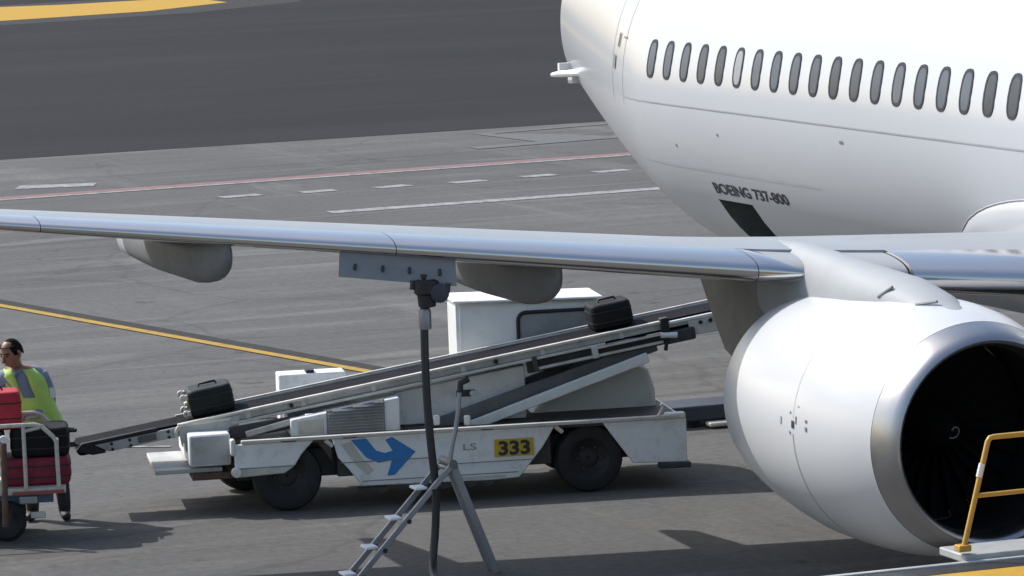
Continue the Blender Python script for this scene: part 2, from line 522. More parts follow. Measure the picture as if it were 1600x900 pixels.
def skin_strip(pts, w, off, axis):
    """narrow strip following the fuselage skin; pts are (s, z)"""
    mb = MB(); L = []; Q = []
    for s, z in pts:
        if axis == 's':
            A = (s, z - w / 2); B = (s, z + w / 2)
        else:
            A = (s - w / 2, z); B = (s + w / 2, z)
        L.append((A[0], fy(*A) + off, A[1])); Q.append((B[0], fy(*B) + off, B[1]))
    k = len(L)
    mb.add(L + Q, [(i, i + 1, k + i + 1, k + i) for i in range(k - 1)])
    return mb
part(skin_strip([(32.4 - i * 0.4, 3.32) for i in range(60)], 0.014, 0.004, 's'), 'lap_seam', 'seam', smooth=60)
part(skin_strip([(33.12, 3.25 + i * 0.06) for i in range(32)], 0.022, 0.004, 'z'), 'door_seam', 'seam_pale', smooth=60)
part(skin_strip([(32.42, 3.25 + i * 0.06) for i in range(32)], 0.022, 0.004, 'z'), 'door_seam', 'seam_pale', smooth=60)
part(skin_strip([(32.78, 3.88 + i * 0.04) for i in range(5)], 0.07, 0.012, 'z'), 'door_handle', 'mark_black', smooth=60)
part(skin_strip([(32.95, 3.62 + i * 0.04) for i in range(5)], 0.13, 0.010, 'z'), 'door_vent', 'mark_grey', smooth=60)
part(skin_strip([(32.55 - i * .06, 4.0) for i in range(4)], 0.02, 0.010, 's'), 'door_mark', 'mark_grey', smooth=60)
part(skin_strip([(32.0 - i * 0.4, 2.62) for i in range(14)], 0.010, 0.003, 's'), 'skin_joint', 'seam_faint', smooth=60)
for ss_, zz_, w_ in ((29.3, 3.05, .05), (26.0, 3.16, .09), (30.6, 2.86, .04)):
    part(skin_strip([(ss_, zz_), (ss_ - w_ / 2, zz_), (ss_ - w_, zz_)], 0.028, 0.004, 's'), 'placard', 'mark_grey')
# lettering over the hold opening
tv, tf, tw = text_mesh('BOEING 737-800', 0.17, 0.005)
letters(tv, tf, lambda q: (29.90 - q[0] * 2.04 / tw, fy(29.90 - q[0] * 2.04 / tw, 2.36 + q[1]) + 0.005, 2.36 + q[1]), 'mark_black', plane, NEG)
# cabin windows
def oval(a, b, n=20, e=3.0):
    o = []
    for k in range(n):
        t = 2 * math.pi * k / n
        cx, sx = math.cos(t), math.sin(t)
        o.append((a * math.copysign(abs(cx) ** (2 / e), cx), b * math.copysign(abs(sx) ** (2 / e), sx)))
    return o
WZ = 3.81
for i in range(26):
    s0 = 31.2 - i * 0.508
    outer = oval(0.122, 0.216); inner = oval(0.094, 0.184); deep = oval(0.092, 0.182)
    mb = MB()
    ring = lambda pts, off: [(s0 + p[0], fy(s0 + p[0], WZ + p[1]) + off, WZ + p[1]) for p in pts]
    mb.loft([ring(oval(0.125, 0.219), -0.004), ring(outer, 0.007), ring(inner, 0.007), ring(deep, 0.003)], cap=False)
    w = part(mb, 'window', 'win_frame_shade', smooth=40)
    mb = MB()
    mb.loft([ring([(p[0] * k_, p[1] * k_) for p in deep], 0.0045) for k_ in (1.0, 0.75, 0.5, 0.25, 0.02)], False)
    part(mb, 'pane', 'win_blind' if i in (5, 21) else ('win_pane', 'win_pane', 'win_pane_dim', 'win_pane', 'win_pane_pale', 'win_pane_dim', 'win_pane')[(i * 3) % 7], w, smooth=60)
# tail cone details
mb = MB()
mb.lathe([(-0.02, 0.26), (0.05, 0.25), (0.05, 0.17), (-0.3, 0.15)], (38.3, 0, 3.9), n=24)
part(mb, 'tail_exhaust', 'alu', smooth=40)
mb = MB()
mb.tube([(36.9, 0.55, 3.33), (37.5, 0.60, 3.30), (37.9, 0.56, 3.27)], [0.04, 0.045, 0.03], 8)
mb.box(37.35, 37.5, 0.3, 0.5, 3.18, 3.35)
mb.box(37.8, 37.86, 0.35, 0.5, 3.25, 3.42)
part(mb, 'tail_bracket', 'alu_pale', smooth=40)
# wing-to-body fairing bulge
mb = MB(); rings = []
for i in range(31):
    x = 16.2 + (23.85 - 16.2) * i / 30
    e = max(0.0, (x - 21.2) / (23.86 - 21.2)); e0 = max(0.0, (18.2 - x) / 2.1)
    zt_ = 2.10 + 0.78 * math.sqrt(max(0.0, 1 - e * e)) * math.sqrt(max(0.0, 1 - min(1, e0) ** 2))
    row = []
    for j in range(15):
        v = j / 14
        z = zt_ - v * (zt_ - 1.5)
        row.append((x, fy(x, z) + (0.0 if j == 0 else 0.035 + 0.16 * math.sin(min(1, v * 1.3) * math.pi / 2) * math.sqrt(max(0, 1 - e ** 3))), z))
    rings.append(row)
mb.loft(rings, False, close=False)
part(mb, 'wing_root_fairing', 'white_skin', smooth=50)
mb = MB(); mb.tube([(q[0][0], q[0][1] + 0.004, q[0][2]) for q in rings[8:]], 0.010, 6)
part(mb, 'fairing_edge', 'seam', smooth=60)

# ---- wing
def LEp(Y):
    if Y >= 4.95:
        return (19.615 + (Y - 4.95) * 0.5255, 2.565 + (Y - 4.95) * 0.0975)
    return (19.615 + (Y - 4.95) * 0.60, 2.565 + (Y - 4.95) * 0.06)
def chord(Y):
    x = LEp(Y)[0]
    te = 23.1 if Y < 5.6 else 23.1 + (Y - 5.6) * 0.285
    return te - x
def tc(Y):
    return 0.135 - 0.0022 * (Y - 2)
def foil(Y, f, up):
    """height over the nose point, f = fraction of the chord"""
    c = chord(Y); t = tc(Y)
    yt = 5 * t * ((0.2969 * math.sqrt(f) if f > 0.155 else 0.2347 * f ** 0.374) - 0.126 * f - 0.3516 * f * f + 0.2843 * f ** 3 - 0.1036 * f ** 4)
    cam_ = 0.02 * math.sin(math.pi * f) + 0.004
    inc = 0.015 * f
    return c * ((cam_ + yt * 0.78) if up else (cam_ - yt * 0.72)) - c * inc * 1.0 + (0 if f > 0 else 0)
def foil_pt(Y, f, up):
    x, z = LEp(Y)
    return (x + chord(Y) * f, Y, z + foil(Y, f, up) - foil(Y, 0, True))
FR = [0.155, 0.2, 0.28, 0.38, 0.5, 0.62, 0.75, 0.88, 1.0]
SL = [0.155, 0.12, 0.09, 0.065, 0.045, 0.03, 0.018, 0.010, 0.005, 0.0022, 0.0008, 0.0002, 0.0]
def wing_ring(Y, fr):
    up = [foil_pt(Y, f, True) for f in fr]
    lo = [foil_pt(Y, f, False) for f in reversed(fr)]
    return up + lo[1:] if fr[-1] == 1.0 and False else up + lo
ys = [0.6, 1.6, 2.6, 3.6, 4.6, 5.2, 5.6, 6.5, 8, 9.5, 11, 12.5, 14, 15.5, 16.6, 17.1]
mb = MB()
mb.loft([wing_ring(Y, FR) for Y in ys], True)
k = len(wing_ring(3, FR))
for i in range(len(mb.f)):
    if len(mb.f[i]) == 4:
        kk = [j % k for j in mb.f[i]]
        if min(kk) >= len(FR) - 1 and max(kk) <= k - 1 and not (0 in kk):
            mb.mi[i] = 1
wing = part(mb, 'wing', ['wing_grey', 'wing_under'], smooth=35)
def slat_piece(ya, yb, name, m, parent, nn=6, shrink=None, nose=True):
    mb = MB(); rings = []
    for i in range(nn + 1):
        Y = ya + (yb - ya) * i / nn
        k = 1.0 if shrink is None else shrink(i / nn)
        rg = [foil_pt(Y, f, True) for f in SL] + [foil_pt(Y, f, False) for f in reversed(SL[:-1])]
        lx, lz = LEp(Y)
        px_, pz_ = (lx + 0.10, lz + 0.01) if nose else (rg[0][0], lz + 0.05)
        rings.append([(px_ + (q[0] - px_) * k - 0.002 * k, q[1], pz_ + (q[2] - pz_) * k) for q in rg])
    mb.loft(rings, True)
    return part(mb, name, m, parent, smooth=50)
for ya, yb in ((5.408, 8.182), (8.188, 10.972), (10.978, 13.8), (13.806, 16.6)):
    slat_piece(ya, yb, 'slat', 'silver', wing)
slat_piece(5.402, 4.93, 'slat_end_cone', 'silver', wing, 12, shrink=lambda t: max(0.02, (1 - t ** 1.7) ** 0.9))
slat_piece(1.7, 4.25, 'leading_edge', 'silver', wing)
slat_piece(4.26, 5.39, 'fixed_edge', 'pylon_grey', wing, shrink=lambda t: 0.86, nose=False)
# flap track fairings: canoe bodies under the trailing half of the wing
def canoe(xa, xb, Y, ztop, depth, wid, name, mt, tailcap=True):
    mb = MB(); rings = []
    N = 22
    for i in range(N + 1):
        t = i / N
        x = xa + (xb - xa) * t
        k = min(1.0, math.sqrt(max(0.0, 1 - (1 - min(1, t / 0.32)) ** 2)) + 0.05)
        if t > 0.55:
            k *= 1 - 0.16 * ((t - 0.55) / 0.45) ** 1.6
        dz = depth * k
        wz = wid * max(0.1, min(1, math.sqrt(min(1, t * 4))) * (1 - 0.5 * max(0, t - 0.6) / 0.4))
        rings.append([(x, Y + wz / 2 * math.copysign(abs(math.cos(a)) ** 0.8, math.cos(a)), ztop + ((0.15 - 0.11 * min(1, t * 1.6)) if math.sin(a) > 0 else -dz) * abs(math.sin(a)) ** (0.9)) for a in [2 * math.pi * j / 28 for j in range(28)]])
    mb.loft(rings, True)
    for i in range(len(mb.f)):
        if tailcap and min(mb.f[i]) >= 28 * 20:
            mb.mi[i] = 1
    return part(mb, name, [mt, 'pale_grey'], wing, smooth=50)
canoe(22.1, 25.6, 9.48, 2.84, 0.29, 0.42, 'flap_fairing', 'fairing_grey')
canoe(21.15, 24.25, 6.76, 2.56, 0.31, 0.44, 'flap_fairing', 'fairing_grey', False)
# refuelling panel hanging open under the wing edge
mb = MB()
mb.add([(21.60, 8.60, 2.91), (21.16, 7.70, 2.85), (21.10, 7.72, 2.55), (21.54, 8.64, 2.66),
        (21.63, 8.60, 2.91), (21.19, 7.70, 2.85), (21.13, 7.72, 2.55), (21.57, 8.64, 2.66)],
       [(0, 1, 2, 3), (7, 6, 5, 4), (0, 4, 5, 1), (1, 5, 6, 2), (2, 6, 7, 3), (3, 7, 4, 0)])
fp = part(mb, 'fuel_panel', 'panel_blue', wing)
def quadpt(u_, v_, off):
    A = Vector((21.60, 8.60, 2.91)); B = Vector((21.16, 7.70, 2.85)); C_ = Vector((21.10, 7.72, 2.55)); D = Vector((21.54, 8.64, 2.66))
    p = (A * (1 - u_) + B * u_) * (1 - v_) + (D * (1 - u_) + C_ * u_) * v_
    nrm = (B - A).cross(D - A).normalized()
    if nrm.x > 0:
        nrm = -nrm
    return p + nrm * off
for u_ in (0.13, 0.37, 0.6, 0.86):
    mb = MB()
    mb.tube([quadpt(u_, 0.55, 0.0), quadpt(u_, 0.62, 0.012), quadpt(u_, 0.74, 0.012)], 0.014, 6)
    part(mb, 'panel_latch', 'mark_black', wing)
for u_ in (0.63, 0.93):
    mb = MB()
    p = quadpt(u_, 1.0, 0.01)
    mb.tube([p + Vector((0, 0, 0.02)), p + Vector((0, 0.01, -0.06))], 0.025, 8)
    part(mb, 'panel_clip', 'mark_black', wing)

# ---- engine
EX, EY, EZ = 0.0, 4.83, 1.5
NP = [  # station, top, side, bottom radius
    (16.86, .936, .936, .936), (17.05, .985, .985, .985), (17.3, 1.03, 1.03, 1.025), (17.6, 1.05, 1.06, 1.06), (17.9, 1.05, 1.07, 1.075), (18.3, 1.02, 1.07, 1.085),
    (18.7, .99, 1.05, 1.08), (19.1, .965, 1.02, 1.04), (19.5, .935, .97, .99), (19.8, .90, .92, .93), (20.05, .85, .86, .86)]
def nring(x, t_, s_, b_, n=72):
    o = []
    for k in range(n):
        a = 2 * math.pi * k / n
        cy, sz = math.cos(a), math.sin(a)
        rz_ = t_ if sz > 0 else b_
        o.append((x, EY + s_ * cy, EZ + rz_ * sz))
    return o
mb = MB()
mb.loft([nring(*q) for q in NP] + [nring(20.04, .82, .83, .83), nring(19.4, .80, .80, .80)], False)
cowl = part(mb, 'engine_cowl', 'cowl_white', smooth=50)
lipp = [(16.857, .934), (16.75, .906), (16.66, .873), (16.60, .840), (16.58, .812), (16.595, .788), (16.64, .768), (16.73, .753), (16.85, .748)]
mb = MB()
mb.loft([nring(x, q, q, q) for x, q in lipp], False)
part(mb, 'inlet_lip', 'lip_metal', cowl, smooth=60)
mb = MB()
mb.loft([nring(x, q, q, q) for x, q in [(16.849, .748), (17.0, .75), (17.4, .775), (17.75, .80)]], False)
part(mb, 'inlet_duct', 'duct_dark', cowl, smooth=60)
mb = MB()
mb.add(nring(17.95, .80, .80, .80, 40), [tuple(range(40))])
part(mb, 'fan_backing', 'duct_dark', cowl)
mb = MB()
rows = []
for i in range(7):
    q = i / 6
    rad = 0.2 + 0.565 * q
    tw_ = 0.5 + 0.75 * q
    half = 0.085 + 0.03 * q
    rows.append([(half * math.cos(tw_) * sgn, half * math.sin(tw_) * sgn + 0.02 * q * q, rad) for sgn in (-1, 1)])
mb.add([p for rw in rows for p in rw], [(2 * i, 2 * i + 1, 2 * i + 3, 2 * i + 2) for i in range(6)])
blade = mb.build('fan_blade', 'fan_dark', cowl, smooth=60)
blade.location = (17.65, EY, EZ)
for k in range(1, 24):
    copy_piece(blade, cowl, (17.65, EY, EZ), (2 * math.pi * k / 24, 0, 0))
mb = MB()
mb.lathe([(0, 0.004), (0.02, 0.03), (0.1, 0.085), (0.25, 0.16), (0.4, 0.21), (0.45, 0.22)], (17.25, EY, EZ), n=32)
spin = part(mb, 'spinner', 'fan_dark', cowl, smooth=60)
mb = MB()
pts = []
for i in range(26):
    t = i / 25 * 1.55 * math.pi + 0.4
    rr = 0.025 + 0.035 * i / 25
    pts.append((17.25 + (0.03 + (rr - 0.03) * 1.25) - 0.008, EY + rr * math.cos(t), EZ + rr * math.sin(t)))
mb.tube(pts, 0.008, 6)
part(mb, 'spinner_swirl', 'mark_grey', cowl, smooth=60)
mb = MB()
mb.lathe([(0, .62), (0.5, .60), (1.1, .47), (1.5, .36), (1.48, .33), (1.0, .36)], (19.5, EY, EZ), n=40)
part(mb, 'core_nozzle', 'alu', cowl, smooth=50)
mb = MB()
mb.lathe([(0, .26), (0.5, .22), (1.0, .06), (1.08, .005)], (20.6, EY, EZ), n=32)
part(mb, 'exhaust_plug', 'alu', cowl, smooth=50)
def cowl_pt(x, a, off):
    for i in range(len(NP) - 1):
        if NP[i][0] <= x <= NP[i + 1][0]:
            f = (x - NP[i][0]) / (NP[i + 1][0] - NP[i][0])
            t_, s_, b_ = [NP[i][j] * (1 - f) + NP[i + 1][j] * f for j in (1, 2, 3)]
    rz_ = t_ if math.sin(a) > 0 else b_
    return (x, EY + (s_ + off) * math.cos(a), EZ + (rz_ + off) * math.sin(a))
def cowl_strip(pts, w, off=0.004):
    mb = MB(); L = []; Q = []
    for i, (x, a) in enumerate(pts):
        p = Vector((pts[min(i + 1, len(pts) - 1)][0] - pts[max(i - 1, 0)][0], (pts[min(i + 1, len(pts) - 1)][1] - pts[max(i - 1, 0)][1])))
        p.normalize()
        L.append(cowl_pt(x - p.y * w / 2, a + p.x * w / 2, off)); Q.append(cowl_pt(x + p.y * w / 2, a - p.x * w / 2, off))
    k = len(L)
    return mb.add(L + Q, [(i, i + 1, k + i + 1, k + i) for i in range(k - 1)])
part(cowl_strip([(18.08, -0.02 - i * 0.07) for i in range(22)], 0.012), 'cowl_seam', 'seam', cowl, smooth=60)
part(cowl_strip([(18.08, 0.10 + i * 0.06) for i in range(18)], 0.006), 'cowl_seam', 'seam_pale', cowl, smooth=60)
for x, a, w, l, mt in ((18.08, 0.05, 0.05, 0.06, 'mark_black'), (18.02, 0.09, 0.02, 0.06, 'mark_grey'), (18.14, 0.14, 0.02, 0.02, 'mark_grey'), (18.33, 0.06, 0.035, 0.06, 'seam_pale'),
                       (18.14, -0.02, 0.02, 0.025, 'mark_grey'), (17.82, 0.10, 0.035, 0.022, 'mark_red'), (17.82, 0.04, 0.035, 0.035, 'mark_grey'), (18.0, 0.20, 0.03, 0.012, 'seam_pale')):
    part(cowl_strip([(x, a - l / 2), (x, a), (x, a + l / 2)], w, 0.005), 'cowl_marking', mt, cowl)
mb = MB()
for dx in (0.0,):
    mb.prism([(17.3, 0), (17.9, 0.0), (17.95, 0.16), (17.75, 0.16)], -0.012, 0.012)
# pylon
mb = MB(); rings = []
for x, zb_, zt_, w, e in ((16.95, 2.30, 2.44, .06, 2.0), (17.2, 2.3, 2.52, .30, 2.0), (17.6, 2.3, 2.61, .48, 2.0), (18.1, 2.3, 2.69, .56, 2.0), (18.6, 2.2, 2.715, .56, 2.1), (19.1, 2.1, 2.745, .52, 2.2),
                          (19.6, 2.0, 2.775, .46, 2.4), (20.2, 1.95, 2.80, .44, 2.6), (20.8, 1.9, 2.78, .40, 3)):
    zc = (zb_ + zt_) / 2
    rings.append([(x, EY + w / 2 * math.copysign(abs(math.cos(a)) ** (2 / e), math.cos(a)), zc + (zt_ - zc) * math.copysign(abs(math.sin(a)) ** (2 / e), math.sin(a))) for a in [2 * math.pi * j / 36 for j in range(36)]])
mb.loft(rings, True)
pylon = part(mb, 'engine_pylon', 'pylon_grey', smooth=60)
mb = MB(); rings = []
for x, zb_, zt_, w in ((20.3, 1.85, 2.60, .38), (20.8, 1.72, 2.60, .40), (21.3, 1.60, 2.60, .40), (21.65, 1.68, 2.58, .34), (22.05, 1.96, 2.56, .24), (22.44, 2.23, 2.55, .12), (22.75, 2.44, 2.53, .05)):
    rings.append([(x, EY - w / 2, zt_), (x, EY + w / 2, zt_), (x, EY + w / 2, zb_ + .05), (x, EY + w / 4, zb_), (x, EY - w / 4, zb_), (x, EY - w / 2, zb_ + .05)])
mb.loft(rings, True)
part(mb, 'aft_strut', 'strut_grey', pylon, smooth=30)
for xa, ya, za, xb, yb, zb_ in ((17.95, EY + .20, 2.63, 18.08, EY + .275, 2.54), (17.32, EY + .10, 2.56, 17.5, EY + .205, 2.525)):
    mb = MB()
    mb.tube([(xa, ya, za), (xb, yb, zb_)], 0.014, 6)
    part(mb, 'pylon_marking', 'mark_grey', pylon)
# ---- landing gear
for sy in (1, -1):
    mb = MB()
    mb.tube([(23.3, 2.86 * sy, 0.55), (23.4, 2.8 * sy, 2.2)], 0.11, 14)
    mb.tube([(23.3, 2.45 * sy, 0.56), (23.3, 3.25 * sy, 0.56)], 0.07, 12)
    g = part(mb, 'landing_gear', 'alu', smooth=40)
    for w in (2.62, 3.1):
        mb = MB()
        mb.lathe([(-.17, .30), (-.18, .45), (-.13, .54), (0, .56), (.13, .54), (.18, .45), (.17, .30)], (23.3, w * sy, 0.56), 'y', 36)
        part(mb, 'tyre', 'rubber', g, smooth=40)
        mb = MB()
        mb.lathe([(-.14, .02), (-.15, .2), (-.16, .31), (.16, .31), (.15, .2), (.14, .02)], (23.3, w * sy, 0.56), 'y', 28)
        part(mb, 'wheel_rim', 'alu', g, smooth=40)

# ------------------------------------------------------------------ belt loader
LO = (25.03, 6.40, 0.0)
LRZ = R(-90 - 11)
ldr = empty('belt_loader', LO, LRZ, 'white baggage belt loader with blue arrow on its side, conveyor raised towards the airliner', 'belt loader')
TILT = math.atan(0.154)
def zc_(a):
    return 0.95 + 0.154 * (a + 2.09)
# chassis
mb = MB()
mb.box(-2.15, 2.1, 0.35, 1.35, 0.28, 0.56)
mb.box(-1.2, 0.9, 0.1, 1.6, 0.30, 0.60)
mb.tube([(-1.69, 0.2, 0.335), (-1.69, 1.75, 0.335)], 0.06, 10)
mb.tube([(1.27, 0.2, 0.335), (1.27, 1.75, 0.335)], 0.06, 10)
mb.build('chassis_frame', 'ldr_dark', ldr, bevel=0.01)
mb = MB()
mb.box(-2.12, 2.2, 0.04, 1.72, 0.655, 0.685)
mb.build('deck', 'ldr_dark', ldr)
def panel(name, pts, y0, y1, m, bevel=0.012):
    return MB().prism(pts, y0, y1).build(name, m, ldr, bevel=bevel)
panel('side_panel', [(-2.2, .45), (-2.2, .685), (-1.43, .685), (-1.55, .56), (-1.62, .45)], 0.0, 0.04, 'ldr_white')
panel('lower_panel', [(-2.2, .36), (-2.2, .445), (-1.62, .445), (-1.72, .38)], 0.01, 0.05, 'ldr_cream')
panel('side_panel', [(-1.25, .685), (.93, .685), (.80, .48), (.56, .20), (.28, .19), (-.98, .21), (-1.1, .38), (-1.2, .5)], 0.0, 0.04, 'ldr_white')
panel('side_panel', [(1.40, .685), (2.23, .685), (2.23, .25), (1.69, .27), (1.60, .40)], 0.0, 0.04, 'ldr_white')
panel('wheel_arch', [(-1.43, .69), (-1.25, .69), (-1.25, .45), (-1.35, .6)], 0.05, 0.09, 'ldr_dark')
# the far side
panel('side_panel', [(-2.2, .38), (-2.2, .685), (-1.43, .685), (-1.62, .40)], 1.72, 1.76, 'ldr_white')
panel('side_panel', [(-1.25, .685), (.93, .685), (.56, .20), (-.98, .21)], 1.72, 1.76, 'ldr_white')
panel('side_panel', [(1.40, .685), (2.23, .685), (2.23, .25), (1.69, .27)], 1.72, 1.76, 'ldr_white')
MB().box(2.19, 2.23, 0.05, 1.71, 0.25, 0.683).build('front_panel', 'ldr_white', ldr, bevel=0.01)
# skirt furniture
for x in (-1.02, -0.86, -0.25, 0.02, 0.18):
    MB().prism([(x, .19), (x + .13, .19), (x + .13, .155), (x + .05, .13)], 0.0, 0.08).build('step_bracket', 'ldr_dark', ldr)
MB().box(0.0, 0.42, -0.012, 0.0, 0.215, 0.235).build('skirt_strip', 'ldr_cream', ldr)
MB().box(-1.18, -0.3, -0.010, -0.001, 0.445, 0.452).build('panel_joint', 'mark_grey', ldr)
MB().box(-0.98, 0.55, -0.010, -0.001, 0.255, 0.262).build('panel_joint', 'mark_grey', ldr)
MB().box(-0.2, 0.72, -0.010, -0.001, 0.37, 0.376).build('panel_joint', 'mark_grey', ldr)
mb = MB(); mb.box(-2.13, 2.16, -0.035, 0.03, 0.69, 0.725)
mb.build('side_rail', 'ldr_cream', ldr, bevel=0.008)
mb = MB(); mb.box(-2.13, 2.16, 1.70, 1.77, 0.69, 0.725)
mb.build('side_rail', 'ldr_cream', ldr, bevel=0.008)
for x0, x1 in ((-1.75, -1.6), (-1.15, -1.02), (.2, .32)):
    MB().box(x0, x1, -0.038, -0.034, 0.689, 0.70).build('rust_patch', 'rust', ldr)
mb = MB(); mb.tube([(-1.32, -.01, .68), (-1.25, -.01, .62)], 0.022, 8); mb.build('rail_bracket', 'ldr_cream', ldr)
mb = MB(); mb.tube([(.93, -.01, .68), (1.0, -.01, .62)], 0.022, 8); mb.build('rail_bracket', 'ldr_cream', ldr)
mb = MB(); mb.tube([(1.95, -.02, .72), (2.0, -.02, .80), (1.98, -.02, .84)], 0.018, 8); mb.build('hook', 'ldr_cream', ldr, smooth=60)
mb = MB(); mb.box(2.02, 2.22, -0.03, 0.08, 0.685, 0.745); mb.build('corner_lamp', 'alu_pale', ldr, bevel=0.015)
mb = MB(); mb.box(1.95, 2.26, -0.03, 0.12, 0.20, 0.255); mb.build('bumper_foot', 'ldr_dark', ldr, bevel=0.01)
mb = MB(); mb.box(-2.235, -2.19, -0.03, 0.09, 0.58, 0.74); mb.build('rail_end', 'alu_pale', ldr, bevel=0.015)
mb = MB(); mb.lathe([(-.03, .005), (-.028, .045), (.02, .05)], (-2.19, -0.02, .42), 'y', 16); mb.build('rear_lamp', 'alu_pale', ldr, smooth=50)
# wheels
def wheel(x, y):
    w = MB().lathe([(-.10, .20), (-.115, .27), (-.10, .315), (-.05, .335), (.05, .335), (.10, .315), (.115, .27), (.10, .20)], (0, 0, 0), 'y', 40).build('wheel', 'rubber', ldr, smooth=40)
    w.location = (x, y, 0.335)
    MB().lathe([(-.05, .01), (-.06, .06), (-.04, .10), (-.07, .17), (-.102, .205), (-.102, .215), (.10, .21)], (0, 0, 0), 'y', 32).build('rim', 'rim', w, smooth=40)
    for k in range(6):
        a = k * math.pi / 3
        MB().tube([(.12 * math.cos(a), -.045, .12 * math.sin(a)), (.12 * math.cos(a), -.07, .12 * math.sin(a))], .012, 6).build('wheel_nut', 'ldr_dark', w)
for x in (-1.69, 1.27):
    for y in (0.16, 1.62):
        wheel(x - (.28 if (x < 0 and y > 1) else 0), y)
# rear box and step
mb = MB(); mb.box(-2.62, -2.22, 0.16, 1.55, 0.47, 0.78)
mb.build('rear_box', 'ldr_white', ldr, bevel=0.02)
mb = MB(); mb.box(-2.6, -2.24, 0.152, 0.158, 0.49, 0.76)
mb.build('rear_box_side_shade', 'ldr_grey', ldr)  # grey sheet paints the shade on the box's near side
MB().box(-2.627, -2.622, 0.42, 0.62, 0.58, 0.68).build('box_label', 'mark_grey', ldr)
MB().box(-2.627, -2.622, 0.95, 1.12, 0.56, 0.70).build('box_vent', 'mark_black', ldr)
mb = MB(); mb.box(-2.95, -2.3, 0.25, 1.5, 0.40, 0.445)
mb.build('rear_step', 'ldr_grey', ldr, bevel=0.008)
mb = MB(); mb.box(-2.6, -2.1, 0.2, 1.5, 0.33, 0.40)
mb.build('rear_beam', 'rust', ldr, bevel=0.01)
# blue arrow
def apx(x, y):
    return (-1.07 + (x - 548) * .00618, -0.0045, .672 - (y - 687) * .0064 + (x - 548) * .0003)
AV = [apx(*q) for q in ((548, 688), (572, 688), (587, 708), (600, 713), (613, 711), (602, 693), (613, 690), (649, 716), (615, 748), (603, 748), (611, 725), (590, 727), (571, 717))]
mb = MB().add(AV, [(0, 1, 2, 12), (12, 2, 3, 11), (11, 3, 4, 10), (4, 5, 6, 7), (10, 4, 7), (9, 10, 7, 8)])
mb.build('arrow_emblem', 'logo_blue', ldr)
# pale curve beside the arrow
MB().add([(-1.17, -0.0035, .63), (-1.06, -0.0035, .65), (-.98, -0.0035, .50), (-.86, -0.0035, .36), (-.92, -0.0035, .31), (-1.03, -0.0035, .42)], [(0, 1, 2, 5), (5, 2, 3, 4)]).build('pale_stripe', 'ldr_cream', ldr)
# number plate
mb = MB(); mb.box(.325, .71, -0.016, -0.002, .415, .585)
pl = mb.build('number_plate', 'plate_yellow', ldr, bevel=0.004)
tv, tf, tw = text_mesh('333', 0.185, 0.007)
letters(tv, tf, lambda q: (.365 + q[0] * .31 / tw, -0.019, .435 + q[1]), 'mark_black', pl)
tv, tf, tw = text_mesh('LS', 0.09, 0.001)
letters(tv, tf, lambda q: (.02 + q[0] * .13 / tw, -0.006, .50 + q[1]), 'seam', ldr)
# engine cabinet with louvres
mb = MB(); mb.prism([(-1.62, .69), (-1.62, .86), (-.55, 1.02), (-.55, .69)], 0.26, 1.0)
mb.build('cabinet', 'ldr_white', ldr, bevel=0.015)
mb = MB(); mb.prism([(-.55, .69), (-.55, 1.02), (.75, 1.22), (.75, .69)], 0.62, 1.0)
mb.build('cabinet_panel', 'ldr_white', ldr, bevel=0.012)
mb = MB(); mb.prism([(-1.27, .70), (-1.27, .925), (-.70, 1.01), (-.70, .70)], 0.245, 0.262)
mb.build('vent_frame', 'mark_grey', ldr)
for i in range(10):
    z = .712 + i * .03
    x0 = -1.26
    if z > .915:
        x0 = -1.26 + (z - .915) / (0.085 / 0.57)
    if x0 > -0.75:
        continue
    MB().add([(x0, .246, z + .024), (-.71, .246, z + .024), (-.71, .222, z), (x0, .222, z), (x0, .246, z - .002), (-.71, .246, z - .002)], [(0, 1, 2, 3), (3, 2, 5, 4)]).build('vent_slat', 'louvre', ldr)
MB().box(-1.55, -1.30, .25, .262, .715, .85).build('cabinet_plate', 'ldr_cream', ldr, bevel=.004)
mb = MB(); mb.box(-1.62, -.95, 1.3, 1.62, .69, 1.17); mb.build('battery_box', 'ldr_white', ldr, bevel=.015)
mb = MB(); mb.box(-1.34, -1.26, 1.32, 1.5, 1.17, 1.20); mb.build('box_latch', 'black', ldr)
# driver's cab on the far side
mb = MB()
mb.prism([(.18, .69), (.18, 1.79), (1.62, 1.76), (1.80, 1.66), (1.98, 1.35), (2.10, 1.0), (2.13, .60), (.8, .60)], 1.28, 1.98)
mb.build('cab', 'ldr_hood', ldr, bevel=0.07, seg=4)
mb = MB(); mb.prism([(.14, 1.795), (.14, 1.82), (1.66, 1.79), (1.66, 1.765)], 1.2, 2.02)
mb.build('cab_roof', 'ldr_white', ldr, bevel=0.012)
MB().box(.17, .205, 1.255, 1.285, .7, 1.785).build('cab_corner_trim', 'ldr_white', ldr, bevel=.006)
wo = [(.80, 1.2), (.80, 1.58)] + [(.80 + .08 - .08 * math.cos(t), 1.58 + .08 * math.sin(t)) for t in (0.4, 0.8, 1.2, 1.57)] + [(1.50, 1.66), (1.72, 1.2)]
mb = MB(); mb.tube([(p[0], 1.272, p[1]) for p in wo], 0.02, 8); mb.build('window_seal', 'black', ldr, smooth=60)
MB().add([(p[0], 1.274, p[1]) for p in wo], [tuple(range(len(wo)))]).build('cab_window', 'glass_dark', ldr)
mb = MB(); mb.prism([(.84, .61), (.86, .70), (.95, .82), (1.10, .93), (1.35, 1.03), (1.7, 1.11), (1.95, 1.13), (2.06, 1.05), (2.12, .85), (2.13, .61)], 0.98, 1.27)
mb.build('hood', 'ldr_hood', ldr, bevel=0.09, seg=5)
MB().box(.83, 2.16, 1.03, 1.30, .575, .605).build('hood_trim', 'ldr_cream', ldr, bevel=.006)
